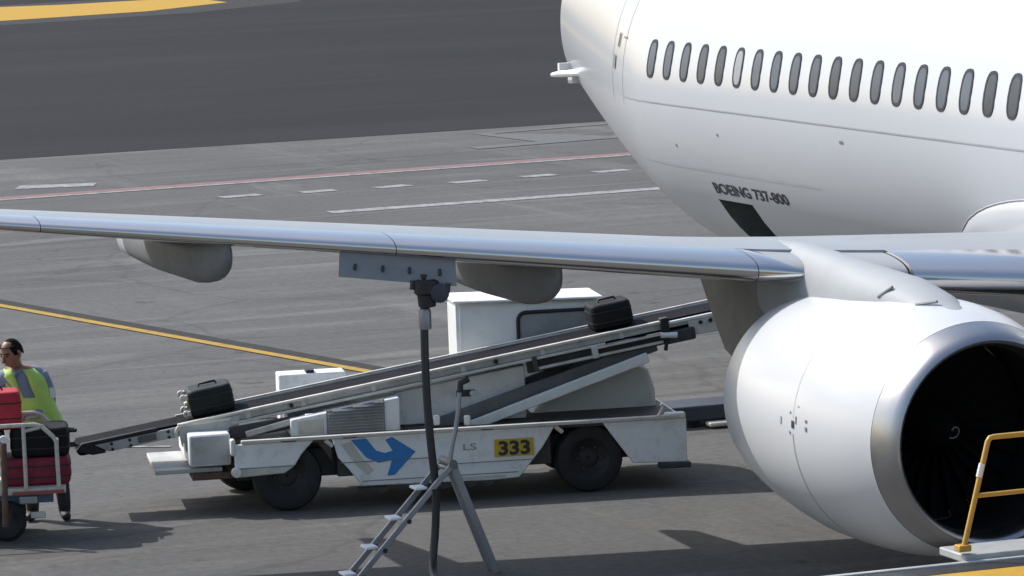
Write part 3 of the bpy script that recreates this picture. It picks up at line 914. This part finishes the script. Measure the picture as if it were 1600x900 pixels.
# conveyor
cv = empty('conveyor', (-2.09, 0, 0.95), 0, rot=(0, -TILT, 0))
cv.parent = ldr
C0, C1 = -1.62, 6.15            # distances along the belt from the conveyor origin
mb = MB()
prof = [(C0 + .02, 0.0)] + [(C0 + .05 - .055 * math.sin(t), -.055 + .055 * math.cos(t)) for t in (0.4, 0.9, 1.57, 2.2, 2.7)] + [(C0 + .05, -.11), (C1, -.11), (C1 + .06, -.055), (C1, 0.0)]
mb.prism(prof, .48, .98)
mb.build('belt', 'belt', cv, smooth=40)
CB0, CB1 = .45, 1.01
def crail(name, x0, x1, y0, y1, z0, z1, m, bevel=.006):
    return MB().box(x0, x1, y0, y1, z0, z1).build(name, m, cv, bevel=bevel)
crail('side_frame', -.60, C1, CB0, CB0 + .03, -.085, -.022, 'ldr_grey')
crail('top_rail', -.62, 4.25, CB0 - .03, CB0 + .035, -.022, .004, 'ldr_cream')
crail('bottom_rail', -.1, 3.65, CB0 - .035, CB0 + .03, -.115, -.088, 'ldr_cream')
crail('side_frame', -.60, C1, CB1 - .03, CB1, -.09, .016, 'ldr_grey')
crail('top_rail', -.30, C1, CB1 - .02, CB1 + .02, .018, .034, 'ldr_cream')
crail('top_rail', 4.3, C1, CB0 - .02, CB0 + .03, -.05, -.02, 'ldr_hood')
mb = MB(); mb.prism([(C0 + .17, -.025), (-.5, -.025), (-.5, -.12), (C0 + .30, -.12)], CB0 - .005, CB0 + .035)
mb.build('tail_frame', 'ldr_grey', cv, bevel=.008)
mb = MB(); mb.prism([(C0 + .17, -.025), (-.5, -.025), (-.5, -.12), (C0 + .30, -.12)], CB1 - .035, CB1)
mb.build('tail_frame', 'ldr_grey', cv, bevel=.008)
mb = MB(); mb.prism([(C0 - .015, -.05), (C0 + .06, .012), (C0 + .8, .012), (C0 + .8, -.03), (C0 + .17, -.03), (C0 + .28, -.125), (C0 + .14, -.12)], CB0 - .01, CB0 + .05)
mb.build('tail_bumper', 'rubber', cv, bevel=.01)
crail('control_box', -1.02, -.84, CB0 - .022, CB0 - .004, -.10, -.035, 'ldr_arm')
for x in (-1.28, -1.10, -.72):
    mb = MB(); mb.tube([(x, CB0 - .016, -.05), (x, CB0 - .003, -.05)], .016, 8); mb.build('bolt', 'black', cv)
    mb = MB(); mb.tube([(x, CB0 - .016, -.105), (x, CB0 - .003, -.105)], .016, 8); mb.build('bolt', 'black', cv)
# lower frame end curved to the rear
mb = MB(); mb.tube([(-.10, CB0 - .02, -.05), (-.58, CB0 - .02, -.012), (-.62, CB0 - .02, -.03), (-.65, CB0 - .02, -.07), (-.66, CB0 - .02, -.12)], .018, 8)
mb.build('guard_bar', 'ldr_cream', cv, smooth=60)
mb = MB(); mb.prism([(-.62, -.03), (0.0, -.03), (-.05, -.15), (-.3, -.16), (-.36, -.21), (-.62, -.19)], CB0 - .02, CB0 + .02)
mb.build('rear_gusset', 'ldr_grey', cv, bevel=.008)
for x in (.05, .6, 1.3, 2.2, 3.0, 3.8):
    crail('frame_rib', x, x + .045, CB0 - .012, CB0 + .002, -.086, -.024, 'ldr_cream', .003)
for x in (.5, 2.55):
    mb = MB(); mb.tube([(x, CB0 - .03, -.05), (x, CB0 - .005, -.05)], .022, 8); mb.build('bolt', 'black', cv)
# forward lower rails, brackets and head end
crail('lift_rail', 2.95, 4.22, CB0 - .04, CB0 + .02, -.215, -.19, 'ldr_cream')
crail('lift_rail', 3.55, 4.22, CB0 - .05, CB0 + .02, -.135, -.115, 'ldr_cream')
crail('lift_frame', 2.85, 4.25, CB0 + .03, CB0 + .10, -.24, -.13, 'ldr_dark')
crail('bracket', 3.5, 3.56, CB0 - .055, CB0 + .02, -.22, -.10, 'ldr_cream')
crail('bracket', 2.9, 2.95, CB0 - .055, CB0 + .02, -.22, -.08, 'ldr_dark')
crail('head_bracket', 4.22, 4.30, CB0 - .06, CB0 + .05, -.19, .03, 'black')
crail('head_motor', 4.25, 4.55, CB0 - .04, CB0 + .15, -.24, -.115, 'ldr_dark', .02)
mb = MB(); mb.tube([(4.2, CB0 - .05, -.13), (4.36, CB0 - .06, -.16)], .03, 8); mb.build('head_pin', 'alu_pale', cv, smooth=60)
mb = MB(); mb.tube([(4.25, CB0 - .04, -.20), (4.22, CB0 - .05, -.29)], .02, 8); mb.build('head_lever', 'black', cv)
mb = MB(); mb.prism([(4.5, -.05), (C1 - 1.05, -.05), (C1 - 1.05, -.11), (4.85, -.22), (4.5, -.2)], CB0 - .01, CB0 + .03)
mb.build('head_plate', 'ldr_cream', cv, bevel=.008)
mb = MB(); mb.tube([(4.85 + .06 * math.cos(t), CB0 - .03, -.145 + .06 * math.sin(t)) for t in [1.4 - i * .4 for i in range(9)]], .016, 8)
mb.build('head_hook', 'black', cv, smooth=60)
for x in (4.62, 4.72):
    mb = MB(); mb.tube([(x, CB0 - .03, -.09), (x, CB0 - .005, -.09)], .02, 8); mb.build('bolt', 'black', cv)
# lift arms
def bar(name, p, q, w, h, m):
    p = Vector(p); q = Vector(q)
    t = (q - p); L = t.length
    ang = math.atan2(t.z, t.x)
    o = MB().box(0, L, -w / 2, w / 2, -h / 2, h / 2).build(name, m, ldr, bevel=.01)
    o.location = p
    o.rotation_euler = (0, -ang, 0)
    return o
bar('lift_arm', (-.25, .52, .66), (2.05, .52, 1.36), .06, .13, 'ldr_arm')
bar('lift_arm', (-.25, .95, .66), (2.05, .95, 1.36), .06, .13, 'ldr_arm')
bar('lift_strut', (.12, .42, .66), (1.95, .42, 1.25), .05, .10, 'ldr_hood')
bar('lift_cylinder', (.30, .75, .75), (1.25, .75, 1.22), .09, .09, 'ldr_dark')
bar('rear_strut', (-2.05, .36, .73), (-1.42, .36, .87), .05, .06, 'ldr_cream')
bar('rear_linkage', (-2.2, .42, .74), (-1.2, .42, .86), .06, .12, 'ldr_dark')
mb = MB(); mb.box(-1.47, -1.38, .30, .36, .82, .90); mb.build('strut_end', 'ldr_white', ldr, bevel=.01)
for x, z in ((-.20, .78), (.10, .76)):
    mb = MB(); mb.box(x - .03, x + .03, .18, .24, z - .05, z + .05); mb.build('indicator', 'alu_pale', ldr, bevel=.015)
for x, z in ((.22, .97), (.60, .83)):
    mb = MB(); mb.lathe([(-.03, .004), (-.025, .03), (.02, .032)], (x, .60, z), 'y', 14); mb.build('knob', 'alu_pale', ldr, smooth=60)
    MB().box(x - .16, x + .02, .603, .618, z - .03, z + .035).build('knob_plate', 'ldr_dark', ldr)

# ------------------------------------------------------------------ suitcases on the belt
CR = math.cos(LRZ); SR = math.sin(LRZ)
def lw(a, b, z):
    return (LO[0] + a * CR - b * SR, LO[1] + a * SR + b * CR, z)
def case(name, loc, rot, size, m, label, wheels_left=True, cat='suitcase', group=None, straps=True, handle=True):
    t = empty(name, loc, rot=rot, label=label, cat=cat, group=group)
    L, W, Hh = size
    mb = MB()
    # soft shell: slightly bulged box
    N = 8; rings = []
    for i in range(N + 1):
        z = Hh * i / N
        k = 1 - 0.05 * abs(2 * i / N - 1) ** 3
        e = 7
        rg = []
        for j in range(32):
            a = 2 * math.pi * j / 32
            c_, s_ = math.cos(a), math.sin(a)
            rg.append((L / 2 * k * math.copysign(abs(c_) ** (2 / e), c_) + random.uniform(-.003, .003), W / 2 * k * math.copysign(abs(s_) ** (2 / e), s_), z))
        rings.append(rg)
    mb.loft(rings, True)
    mb.build('shell', m, t, bevel=.025, seg=3)
    if straps:
        for zz in (Hh * .3, Hh * .7):
            mb = MB()
            rg = lambda o_, z: [((L / 2 + o_) * math.copysign(abs(math.cos(a)) ** (2 / 7), math.cos(a)), (W / 2 + o_) * math.copysign(abs(math.sin(a)) ** (2 / 7), math.sin(a)), z) for a in [2 * math.pi * j / 32 for j in range(32)]]
            mb.loft([rg(-.01, zz - .008), rg(.004, zz - .006), rg(.004, zz + .006), rg(-.01, zz + .008)], False)
            mb.build('zip_seam', 'black', t, smooth=40)
    if wheels_left:
        for yy in (-W * .36, W * .36):
            for zz in (.05, Hh - .06):
                mb = MB(); mb.lathe([(-.02, .01), (-.02, .035), (.02, .035), (.02, .01)], (-L / 2 - .035, yy, zz), 'y', 14)
                mb.box(-L / 2 - .03, -L / 2 + .01, yy - .03, yy + .03, zz - .025, zz + .025)
                mb.build('wheel', 'ldr_cream', t, bevel=.006)
        mb = MB(); mb.box(-L / 2 - .03, -L / 2 + .01, -.06, .06, Hh * .42, Hh * .55); mb.build('foot_block', 'ldr_cream', t, bevel=.01)
    if handle:
        mb = MB(); mb.tube([(-.09, 0, Hh - .005), (-.08, 0, Hh + .025), (.08, 0, Hh + .025), (.09, 0, Hh - .005)], .012, 8)
        mb.build('carry_handle', 'black', t, smooth=60)
    return t
case('suitcase', lw(-2.33, .80, zc_(-2.33) + .002), (0, -TILT, LRZ), (.45, .46, .27), 'suit_green', 'dark suitcase with pale wheels at the low end of the conveyor')
case('suitcase', lw(1.66, .80, zc_(1.66) + .002), (0, -TILT, LRZ), (.42, .44, .26), 'suit_black', 'black suitcase high on the conveyor near the airliner', False)

# ------------------------------------------------------------------ low navy block behind the loader, standing for an unidentified dark patch
dl = empty('navy_block', (28.5, 1.9, 0), R(-92), 'low dark navy block on small wheels behind the loader', 'block')
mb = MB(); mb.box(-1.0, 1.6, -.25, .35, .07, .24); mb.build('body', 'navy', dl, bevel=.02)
mb = MB(); mb.box(-.62, 0.05, -.42, -.27, .02, .07); mb.build('tow_bar', 'cart_cream', dl, bevel=.02)  # pale low bar along the near edge of the navy block
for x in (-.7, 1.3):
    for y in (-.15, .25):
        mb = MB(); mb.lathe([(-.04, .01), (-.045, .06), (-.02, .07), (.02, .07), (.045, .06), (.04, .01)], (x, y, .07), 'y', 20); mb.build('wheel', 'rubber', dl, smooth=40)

# ------------------------------------------------------------------ fuel hose
mb = MB()
hp = [(21.26, 7.96, 2.66), (21.26, 7.965, 2.45), (21.25, 7.985, 2.1), (21.21, 8.0, 1.6), (21.2, 7.985, 1.2), (21.2, 7.95, .8), (21.19, 7.97, .45), (21.15, 8.02, .2), (21.0, 8.08, .06), (20.7, 8.14, .04), (20.2, 8.1, .04), (19.4, 7.8, .04), (18.2, 7.6, .04), (16.4, 7.3, .04)]
def smooth_path(p, it=2):
    p = [Vector(q) for q in p]
    for _ in range(it):
        o = [p[0]]
        for a, b in zip(p, p[1:]):
            o += [a * .75 + b * .25, a * .25 + b * .75]
        p = o + [p[-1]]
    return p
hose = empty('fuel_hose', (21.2, 7.95, 0), 0, 'black fuel hose hanging from the refuelling panel under the wing', 'hose')
hl = (-21.2, -7.95, 0)
mb.tube(smooth_path(hp), .036, 12)
mb.build('hose_line', 'hose_black', hose, smooth=60, loc=hl)
mb = MB(); mb.lathe([(-.13, .035), (-.12, .075), (-.02, .085), (0.0, .11), (.10, .11), (.12, .07)], (21.22, 7.955, 2.50), 'z', 20)
mb.build('nozzle', 'black', hose, smooth=40, loc=hl)
mb = MB(); mb.lathe([(-.06, .05), (-.05, .085), (.05, .085), (.06, .05)], (21.16, 7.87, 2.50), 'x', 20, cap=True)
mb.build('nozzle_wheel', 'navy', hose, smooth=40, loc=hl)
mb = MB(); mb.lathe([(0, .05), (.02, .055), (.16, .055), (.18, .045)], (21.25, 7.97, 2.18), 'z', 16)
mb.build('hose_collar', 'alu', hose, smooth=40, loc=hl)

# ------------------------------------------------------------------ stepladder
ld = empty('stepladder', (21.25, 7.9, 0), 0, 'grey aluminium stepladder with pale steps beside the fuel hose', 'ladder')
ll = (-21.25, -7.9, 0)
def lad(mb, name, m, **kw):
    return mb.build(name, m, ld, loc=ll, **kw)
def rail2(name, p, q, w, h, m):
    """rectangular section rail between two points"""
    p = Vector(p); q = Vector(q); t = (q - p).normalized()
    a = Vector((1, 0, 0)); b = t.cross(a).normalized()
    rings = [[c + a * sx * w / 2 + b * sy * h / 2 for sx, sy in ((-1, -1), (1, -1), (1, 1), (-1, 1))] for c in (p, q)]
    return lad(MB().loft(rings, True), name, m, bevel=.006)
for x in (21.10, 21.36):
    rail2('front_rail', (x, 7.80, 1.02), (x, 8.80, .0), .03, .05, 'alu')
for x in (21.14, 21.30):
    rail2('rear_rail', (x, 7.82, 1.02), (x, 7.44, .0), .04, .06, 'alu')
for i, (y, z) in enumerate(((8.02, .80), (8.26, .555), (8.49, .32), (8.70, .105))):
    lad(MB().box(21.16, 21.34, y + .02, y + .13, z - .012, z + .012), 'step', 'alu_pale', bevel=.006)
    for x in (21.10, 21.36):
        yb = 7.80 + (1.02 - z) * .98
        lad(MB().tube([(x - .022, yb - .01, z - .02), (x - .012, yb - .01, z - .02)], .022, 8), 'step_bolt', 'black')
lad(MB().tube(smooth_path([(21.12, 7.84, .95), (21.12, 7.83, 1.1), (21.12, 7.76, 1.35), (21.12, 7.72, 1.66)], 1), .02, 10), 'hand_post', 'alu', smooth=60)
lad(MB().tube([(21.12, 7.72, 1.62), (21.12, 7.715, 1.70), (21.12, 7.64, 1.73)], .028, 10), 'grip', 'black', smooth=60)
lad(MB().tube([(21.08, 7.82, 1.0), (21.40, 7.82, 1.0)], .04, 12), 'hinge', 'ldr_arm', smooth=60)
lad(MB().box(21.12, 21.34, 7.76, 7.88, .94, .98), 'top_plate', 'alu', bevel=.01)

# ------------------------------------------------------------------ service vehicle deck, lower right corner
pv = empty('service_vehicle', (14.0, 5.6, 0), 0, 'yellow service vehicle with pale deck edge and hand rail in front of the engine', 'vehicle')
pvl = (-14.0, -5.6, 0)
def pvb(mb, name, m, **kw):
    return mb.build(name, m, pv, loc=pvl, **kw)
pvb(MB().box(12.9, 14.655, 3.2, 8.6, .30, .875), 'body', 'deck_yellow', bevel=.03)
pvb(MB().box(14.66, 14.93, 3.15, 8.65, .60, .872), 'rubber_strip', 'black', bevel=.01)
pvb(MB().box(14.933, 15.0, 3.2, 8.62, .60, .885), 'deck_edge', 'deck_pale', bevel=.008)
pvb(MB().box(15.003, 15.45, 3.2, 5.86, .86, .925), 'deck_plate', 'deck_pale', bevel=.012)
for y in (4.2, 7.7):
    for x in (13.05, 14.6):
        w = pvb(MB().lathe([(-.1, .16), (-.11, .24), (-.06, .29), (.06, .29), (.11, .24), (.1, .16)], (x, y, .29), 'x', 28), 'wheel', 'rubber', smooth=40)
        MB().lathe([(-.06, .01), (-.08, .17), (.08, .17), (.06, .01)], (x, y, .29), 'x', 24).build('rim', 'rim', w, smooth=40)
pr_ = pvb(MB().tube([(15.05, 5.85, .95), (15.05, 5.62, 1.765), (15.05, 5.60, 1.79), (15.05, 5.57, 1.795), (15.05, 3.9, 1.80)], .021, 12), 'hand_rail', 'rail_yellow', smooth=60)
pvb(MB().tube([(15.05, 5.735, 1.36), (15.05, 3.9, 1.37)], .018, 12), 'mid_rail', 'rail_yellow', smooth=60)
pvb(MB().tube([(15.05, 3.9, .95), (15.05, 3.9, 1.80)], .026, 12), 'rail_post', 'rail_yellow', smooth=60)
pvb(MB().box(15.0, 15.1, 5.80, 5.90, .95, 1.0), 'post_foot', 'rail_yellow', bevel=.008)
pvb(MB().tube([(15.05, 5.70, 1.50), (15.05, 5.672, 1.60)], .024, 12), 'post_sleeve', 'alu_pale', smooth=60)

# ------------------------------------------------------------------ baggage cart and its load
CRZ = R(-103)
ct = empty('baggage_cart', (25.05, 10.55, 0), CRZ, 'cream tube-framed baggage cart loaded with dark and red bags', 'baggage cart')
# local x to the right along the cart, y away from the camera; it runs out of the picture on the left
mb = MB(); mb.box(-2.3, .22, .02, .88, .44, .50); mb.build('deck', 'cart_cream', ct, bevel=.01)
mb = MB(); mb.box(-2.3, .1, .15, .75, .34, .44); mb.build('chassis_frame', 'cart_blue', ct, bevel=.01)
def hoop(y):
    p = [(-2.2, y, 1.10), (-.05, y, 1.10), (.02, y, 1.08), (.12, y, .98), (.15, y, .93), (.155, y, .50)]
    return MB().tube(p, .021, 10)
for y in (.03, .87):
    hoop(y).build('side_hoop', 'cart_cream', ct, smooth=60)
    for x in (-.15, -.75, -1.4, -2.15):
        MB().tube([(x, y, .50), (x, y, 1.095)], .02, 10).build('post', 'cart_cream', ct, smooth=60)
    MB().tube([(-.15, y, 1.04), (.0, y, 1.07)], .018, 8).build('brace', 'cart_cream', ct, smooth=60)
MB().tube([(.155, .03, .93), (.155, .87, .93)], .02, 10).build('end_bar', 'cart_cream', ct, smooth=60)
for x in (-.35, -1.9):
    for y in (.12, .78):
        w = MB().lathe([(-.06, .09), (-.07, .15), (-.04, .19), (.04, .19), (.07, .15), (.06, .09)], (x, y, .19), 'y', 24).build('wheel', 'rubber', ct, smooth=40)
        MB().lathe([(-.05, .01), (-.06, .10), (.06, .10), (.05, .01)], (x, y, .19), 'y', 20).build('rim', 'rim', w, smooth=40)
mb = MB(); mb.tube([(-.36, -.14, .18), (-.34, -.16, .96)], .03, 10); mb.build('tow_bar', 'rust', ct, smooth=60)
mb = MB(); mb.tube([(-.34, -.17, 1.0), (-.34, -.12, 1.0)], .035, 12); mb.build('tow_eye', 'alu_pale', ct, smooth=60)
mb = MB(); mb.tube([(-.36, -.14, .2), (-.30, .1, .30)], .03, 10); mb.build('tow_pivot', 'ldr_dark', ct, smooth=60)
mb = MB(); mb.box(-.22, -.05, -.03, .02, .36, .43); mb.build('coupling', 'alu', ct, bevel=.01)
mb = MB(); mb.box(-.12, .02, -.02, .02, .22, .28); mb.build('brake_lever', 'ldr_cream', ct, bevel=.01)
mb = MB(); mb.box(-.28, .20, -.012, .018, .445, .475); mb.build('reflector_strip', 'mark_red', ct)
CC = math.cos(CRZ); CS = math.sin(CRZ)
def cw(x, y, z):
    return (25.05 + x * CC - y * CS, 10.55 + x * CS + y * CC, z)
case('suitcase', cw(-.05, .45, .502), (0, 0, CRZ), (.66, .60, .26), 'suit_maroon', 'maroon suitcase lying on the baggage cart deck, lowest of the pile', False, straps=True, handle=False)
case('suitcase', cw(-.80, .45, .502), (0, 0, CRZ), (.70, .62, .27), 'suit_maroon', 'maroon suitcase at the left end of the baggage cart deck', False, handle=False)
bg = case('suitcase', cw(.0, .46, .767), (0, 0, CRZ), (.56, .56, .27), 'suit_black', 'black suitcase with side handle stacked on the maroon one', False, handle=False)
for zz in (.07, .21):
    MB().tube([(.27, -.1, zz), (.34, -.1, zz), (.34, .02, zz), (.27, .02, zz)], .016, 8).build('side_handle', 'black', bg, smooth=60)
case('suitcase', cw(-.62, .45, .777), (0, 0, CRZ), (.58, .58, .25), 'suit_navy', 'navy suitcase beside the black one on the baggage cart', False, handle=False)
case('holdall', cw(-.42, .42, 1.032), (0, 0, R(-100)), (.52, .40, .36), 'suit_red', 'bright red holdall on top of the loaded baggage cart', False, cat='bag', handle=True)

# ------------------------------------------------------------------ the baggage handler
pn = empty('person', (26.19, 10.235, 0), R(-109.8), 'person in yellow-green safety vest leaning over the loaded baggage cart', 'person')
def skin_body(name, verts, edges, rads, root, levels=2):
    me = bpy.data.meshes.new(name)
    me.from_pydata(verts, edges, [])
    o = bpy.data.objects.new(name, me)
    col.objects.link(o)
    sk = o.modifiers.new('skin', 'SKIN')
    sk.use_smooth_shade = True
    lay = me.skin_vertices[0]
    for i, rr in enumerate(rads):
        lay.data[i].radius = rr if hasattr(rr, '__len__') else (rr, rr)
    lay.data[root].use_root = True
    ss = o.modifiers.new('sub', 'SUBSURF')
    ss.levels = levels; ss.render_levels = levels
    bpy.context.view_layer.update()
    dg = bpy.context.evaluated_depsgraph_get()
    m2 = bpy.data.meshes.new_from_object(o.evaluated_get(dg))
    bpy.data.objects.remove(o)
    return m2
V = [(-.02, .02, .95), (-.06, .02, 1.08), (-.12, 0, 1.25), (-.18, -.03, 1.42), (-.22, -.06, 1.51), (-.245, -.09, 1.575), (-.265, -.115, 1.66), (-.27, -.125, 1.725),
     (.0, -.01, 1.44), (.06, .02, 1.27), (.075, .03, 1.13), (-.02, -.10, 1.07), (-.12, -.22, 1.05), (-.17, -.28, 1.06),
     (-.36, -.05, 1.43), (-.44, -.05, 1.27), (-.46, -.10, 1.12), (-.40, -.22, 1.06), (-.33, -.30, 1.08), (-.29, -.33, 1.09),
     (.09, .03, .88), (.13, .0, .50), (.15, .05, .12), (.15, .04, .05), (.19, -.12, .045),
     (-.13, .04, .88), (-.16, -.02, .50), (-.16, .08, .12), (-.16, .07, .05), (-.19, -.10, .045)]
Ed = [(0, 1), (1, 2), (2, 3), (3, 4), (4, 5), (5, 6), (6, 7), (3, 8), (8, 9), (9, 10), (10, 11), (11, 12), (12, 13), (3, 14), (14, 15), (15, 16), (16, 17), (17, 18), (18, 19),
      (0, 20), (20, 21), (21, 22), (22, 23), (23, 24), (0, 25), (25, 26), (26, 27), (27, 28), (28, 29)]
Rd = [(.17, .12), (.16, .115), (.17, .12), (.15, .10), (.058, .058), (.06, .06), (.078, .095), (.06, .07),
      .075, .062, .055, .048, .04, .032, .075, .062, .055, .048, .04, .032,
      (.10, .10), .085, .068, .055, .045, (.10, .10), .085, .068, .055, .045]
me = skin_body('body', V, Ed, Rd, 0)
for q in ('shirt', 'skin', 'trousers', 'boot'):
    me.materials.append(MATS[q])
for p in me.polygons:
    c = p.center
    if c.z > 1.49 and abs(c.x + .25) < .16:
        p.material_index = 1
    elif (c.x < -.10 and c.y < -.20 and c.z < 1.2 and c.z > .9):
        p.material_index = 1
    elif c.z < .13:
        p.material_index = 3
    elif c.z < .97 and c.y > -.2:
        p.material_index = 2
    else:
        p.material_index = 0
body = bpy.data.objects.new('body', me)
col.objects.link(body)
body.parent = pn
me.shade_smooth()
# fingers of both hands resting on the bag
def hand(base, dirv, side):
    base = Vector(base); dirv = Vector(dirv).normalized()
    sidev = dirv.cross(Vector((0, 0, 1))).normalized() * side
    upv = Vector((0, 0, 1))
    for k, (off, ln) in enumerate(((-.027, .065), (-.009, .075), (.009, .07), (.027, .055))):
        p = base + sidev * off
        MB().tube([p - dirv * .03, p + dirv * ln * .5 + upv * .008, p + dirv * ln * .8 - upv * .012, p + dirv * ln - upv * .035], [.012, .0105, .0095, .008], 8).build('finger', 'skin', pn, smooth=60)
    p = base - dirv * .03 + sidev * .03
    MB().tube([p - sidev * .012, p + sidev * .025 + dirv * .02, p + sidev * .03 + dirv * .05 - upv * .02], [.014, .012, .009], 8).build('thumb', 'skin', pn, smooth=60)
hand((-.19, -.305, 1.06), (-.6, -.6, 0), -1)
hand((-.27, -.345, 1.09), (.5, -.7, 0), 1)
# head: hair, ears, nose, brow
HC = Vector((-.262, -.125, 1.655))
hd = Matrix.Translation(HC) @ Matrix.Rotation(R(-38), 4, 'Z') @ Matrix.Rotation(R(20), 4, 'X') @ Matrix.Scale(1.14, 4)   # turned to the left and bowed
def hpt(x, y, z):
    return hd @ Vector((x, y, z))
mb = MB(); rings = []
for i in range(10):
    t = i / 9 * math.pi * .62
    rr = math.sin(t) if i else .02
    zz = .128 * math.cos(t)
    rg = []
    for k in range(24):
        a = 2 * math.pi * k / 24
        x, y = .083 * rr * math.cos(a), .103 * rr * math.sin(a)
        front = y < 0
        z = zz
        if front and zz < .088:
            z = .088
        if abs(math.cos(a)) > .8 and zz < .0:
            z = 0.0
        rg.append(hpt(x, y + .012, z))
    rings.append(rg)
mb.loft(rings, False)
mb.build('hair', 'hair', pn, smooth=60)
mb = MB(); rings = []
for i in range(13):                      # the skull and face as one shaped form
    t = i / 12 * math.pi
    zz = .122 * math.cos(t)
    rr = max(.03, math.sin(t)) ** .8
    wdt = .078 * rr * (1 if zz > -.02 else (1 - .42 * (-zz - .02) / .1))
    dep = .10 * rr * (1 if zz > -.02 else (1 - .18 * (-zz - .02) / .1))
    rings.append([hpt(wdt * math.cos(a), dep * math.sin(a) - (.012 if zz < -.02 else 0), zz) for a in [2 * math.pi * k / 24 for k in range(24)]])
mb.loft(rings, True)
mb.build('face', 'skin', pn, smooth=60)
mb = MB(); mb.tube([hpt(0, -.092, .03), hpt(0, -.112, -.005), hpt(0, -.12, -.022), hpt(0, -.098, -.036)], [.010, .014, .018, .012], 8)
mb.build('nose', 'skin', pn, smooth=60)
for sx in (-1, 1):
    mb = MB(); mb.tube([hpt(sx * .076, .0, .03), hpt(sx * .090, .008, .012), hpt(sx * .086, .004, -.012), hpt(sx * .076, -.002, -.03)], [.010, .015, .013, .008], 8)
    mb.build('ear', 'skin', pn, smooth=60)
    mb = MB(); mb.tube([hpt(sx * .018, -.097, .036), hpt(sx * .038, -.094, .04), hpt(sx * .058, -.08, .034)], .006, 6)
    mb.build('eyebrow', 'hair', pn, smooth=60)
    mb = MB(); mb.tube([hpt(sx * .022, -.096, .016), hpt(sx * .044, -.088, .016)], .007, 6)
    mb.build('eye', 'boot', pn, smooth=60)
mb = MB(); mb.tube([hpt(-.026, -.098, -.062), hpt(0, -.106, -.060), hpt(.026, -.098, -.062)], .006, 6)
mb.build('mouth', 'mark_red', pn, smooth=60)
# vest: open-fronted shell round the trunk
def vest_ring(c, w, dp, n=28):
    return [(c[0] + w * math.copysign(abs(math.cos(a)) ** .85, math.cos(a)), c[1] + dp * math.sin(a), c[2] + .0) for a in [2 * math.pi * k / n for k in range(n)]]
secs = [((-.01, .02, .90), .215, .165), ((-.03, .02, .98), .21, .160), ((-.07, .015, 1.10), .20, .152), ((-.11, .0, 1.22), .208, .152), ((-.15, -.015, 1.33), .212, .15), ((-.18, -.03, 1.43), .215, .142), ((-.205, -.04, 1.50), .150, .115)]
mb = MB()
rings = [vest_ring(*s) for s in secs]
n = 28
vsv = [q for rg in rings for q in rg]
fsv = []; miv = []
for i in range(len(rings) - 1):
    for k in range(n):
        k2 = (k + 1) % n
        a = 2 * math.pi * (k + .5) / n
        fr = math.sin(a) < 0
        if i >= 3 and fr and abs(math.cos(a)) < .16 + .08 * (i - 3):     # open neck
            continue
        if i in (3, 4) and abs(math.cos(a)) > .96:                      # arm holes
            continue
        fsv.append((i * n + k, i * n + k2, (i + 1) * n + k2, (i + 1) * n + k))
        miv.append(1 if (i >= 2 and .55 < abs(math.cos(a)) < .68) else 0)
mb.v = [tuple(q) for q in vsv]; mb.f = fsv; mb.mi = miv
vo = mb.build('vest', ['vest', 'reflective'], pn, smooth=60)
so = vo.modifiers.new('thick', 'SOLIDIFY'); so.thickness = .008
mb = MB(); mb.add([(.068, -.055, 1.30), (.118, -.02, 1.30), (.125, -.025, 1.20), (.075, -.06, 1.20)], [(0, 1, 2, 3)])
pt = mb.build('sleeve_patch', 'reflective', pn); pt.modifiers.new('thick', 'SOLIDIFY').thickness = .012
mb = MB(); mb.tube([(-.30, -.10, 1.475), (-.24, -.15, 1.455), (-.17, -.09, 1.485)], [.02, .026, .02], 8); mb.build('collar', 'shirt', pn, smooth=60)
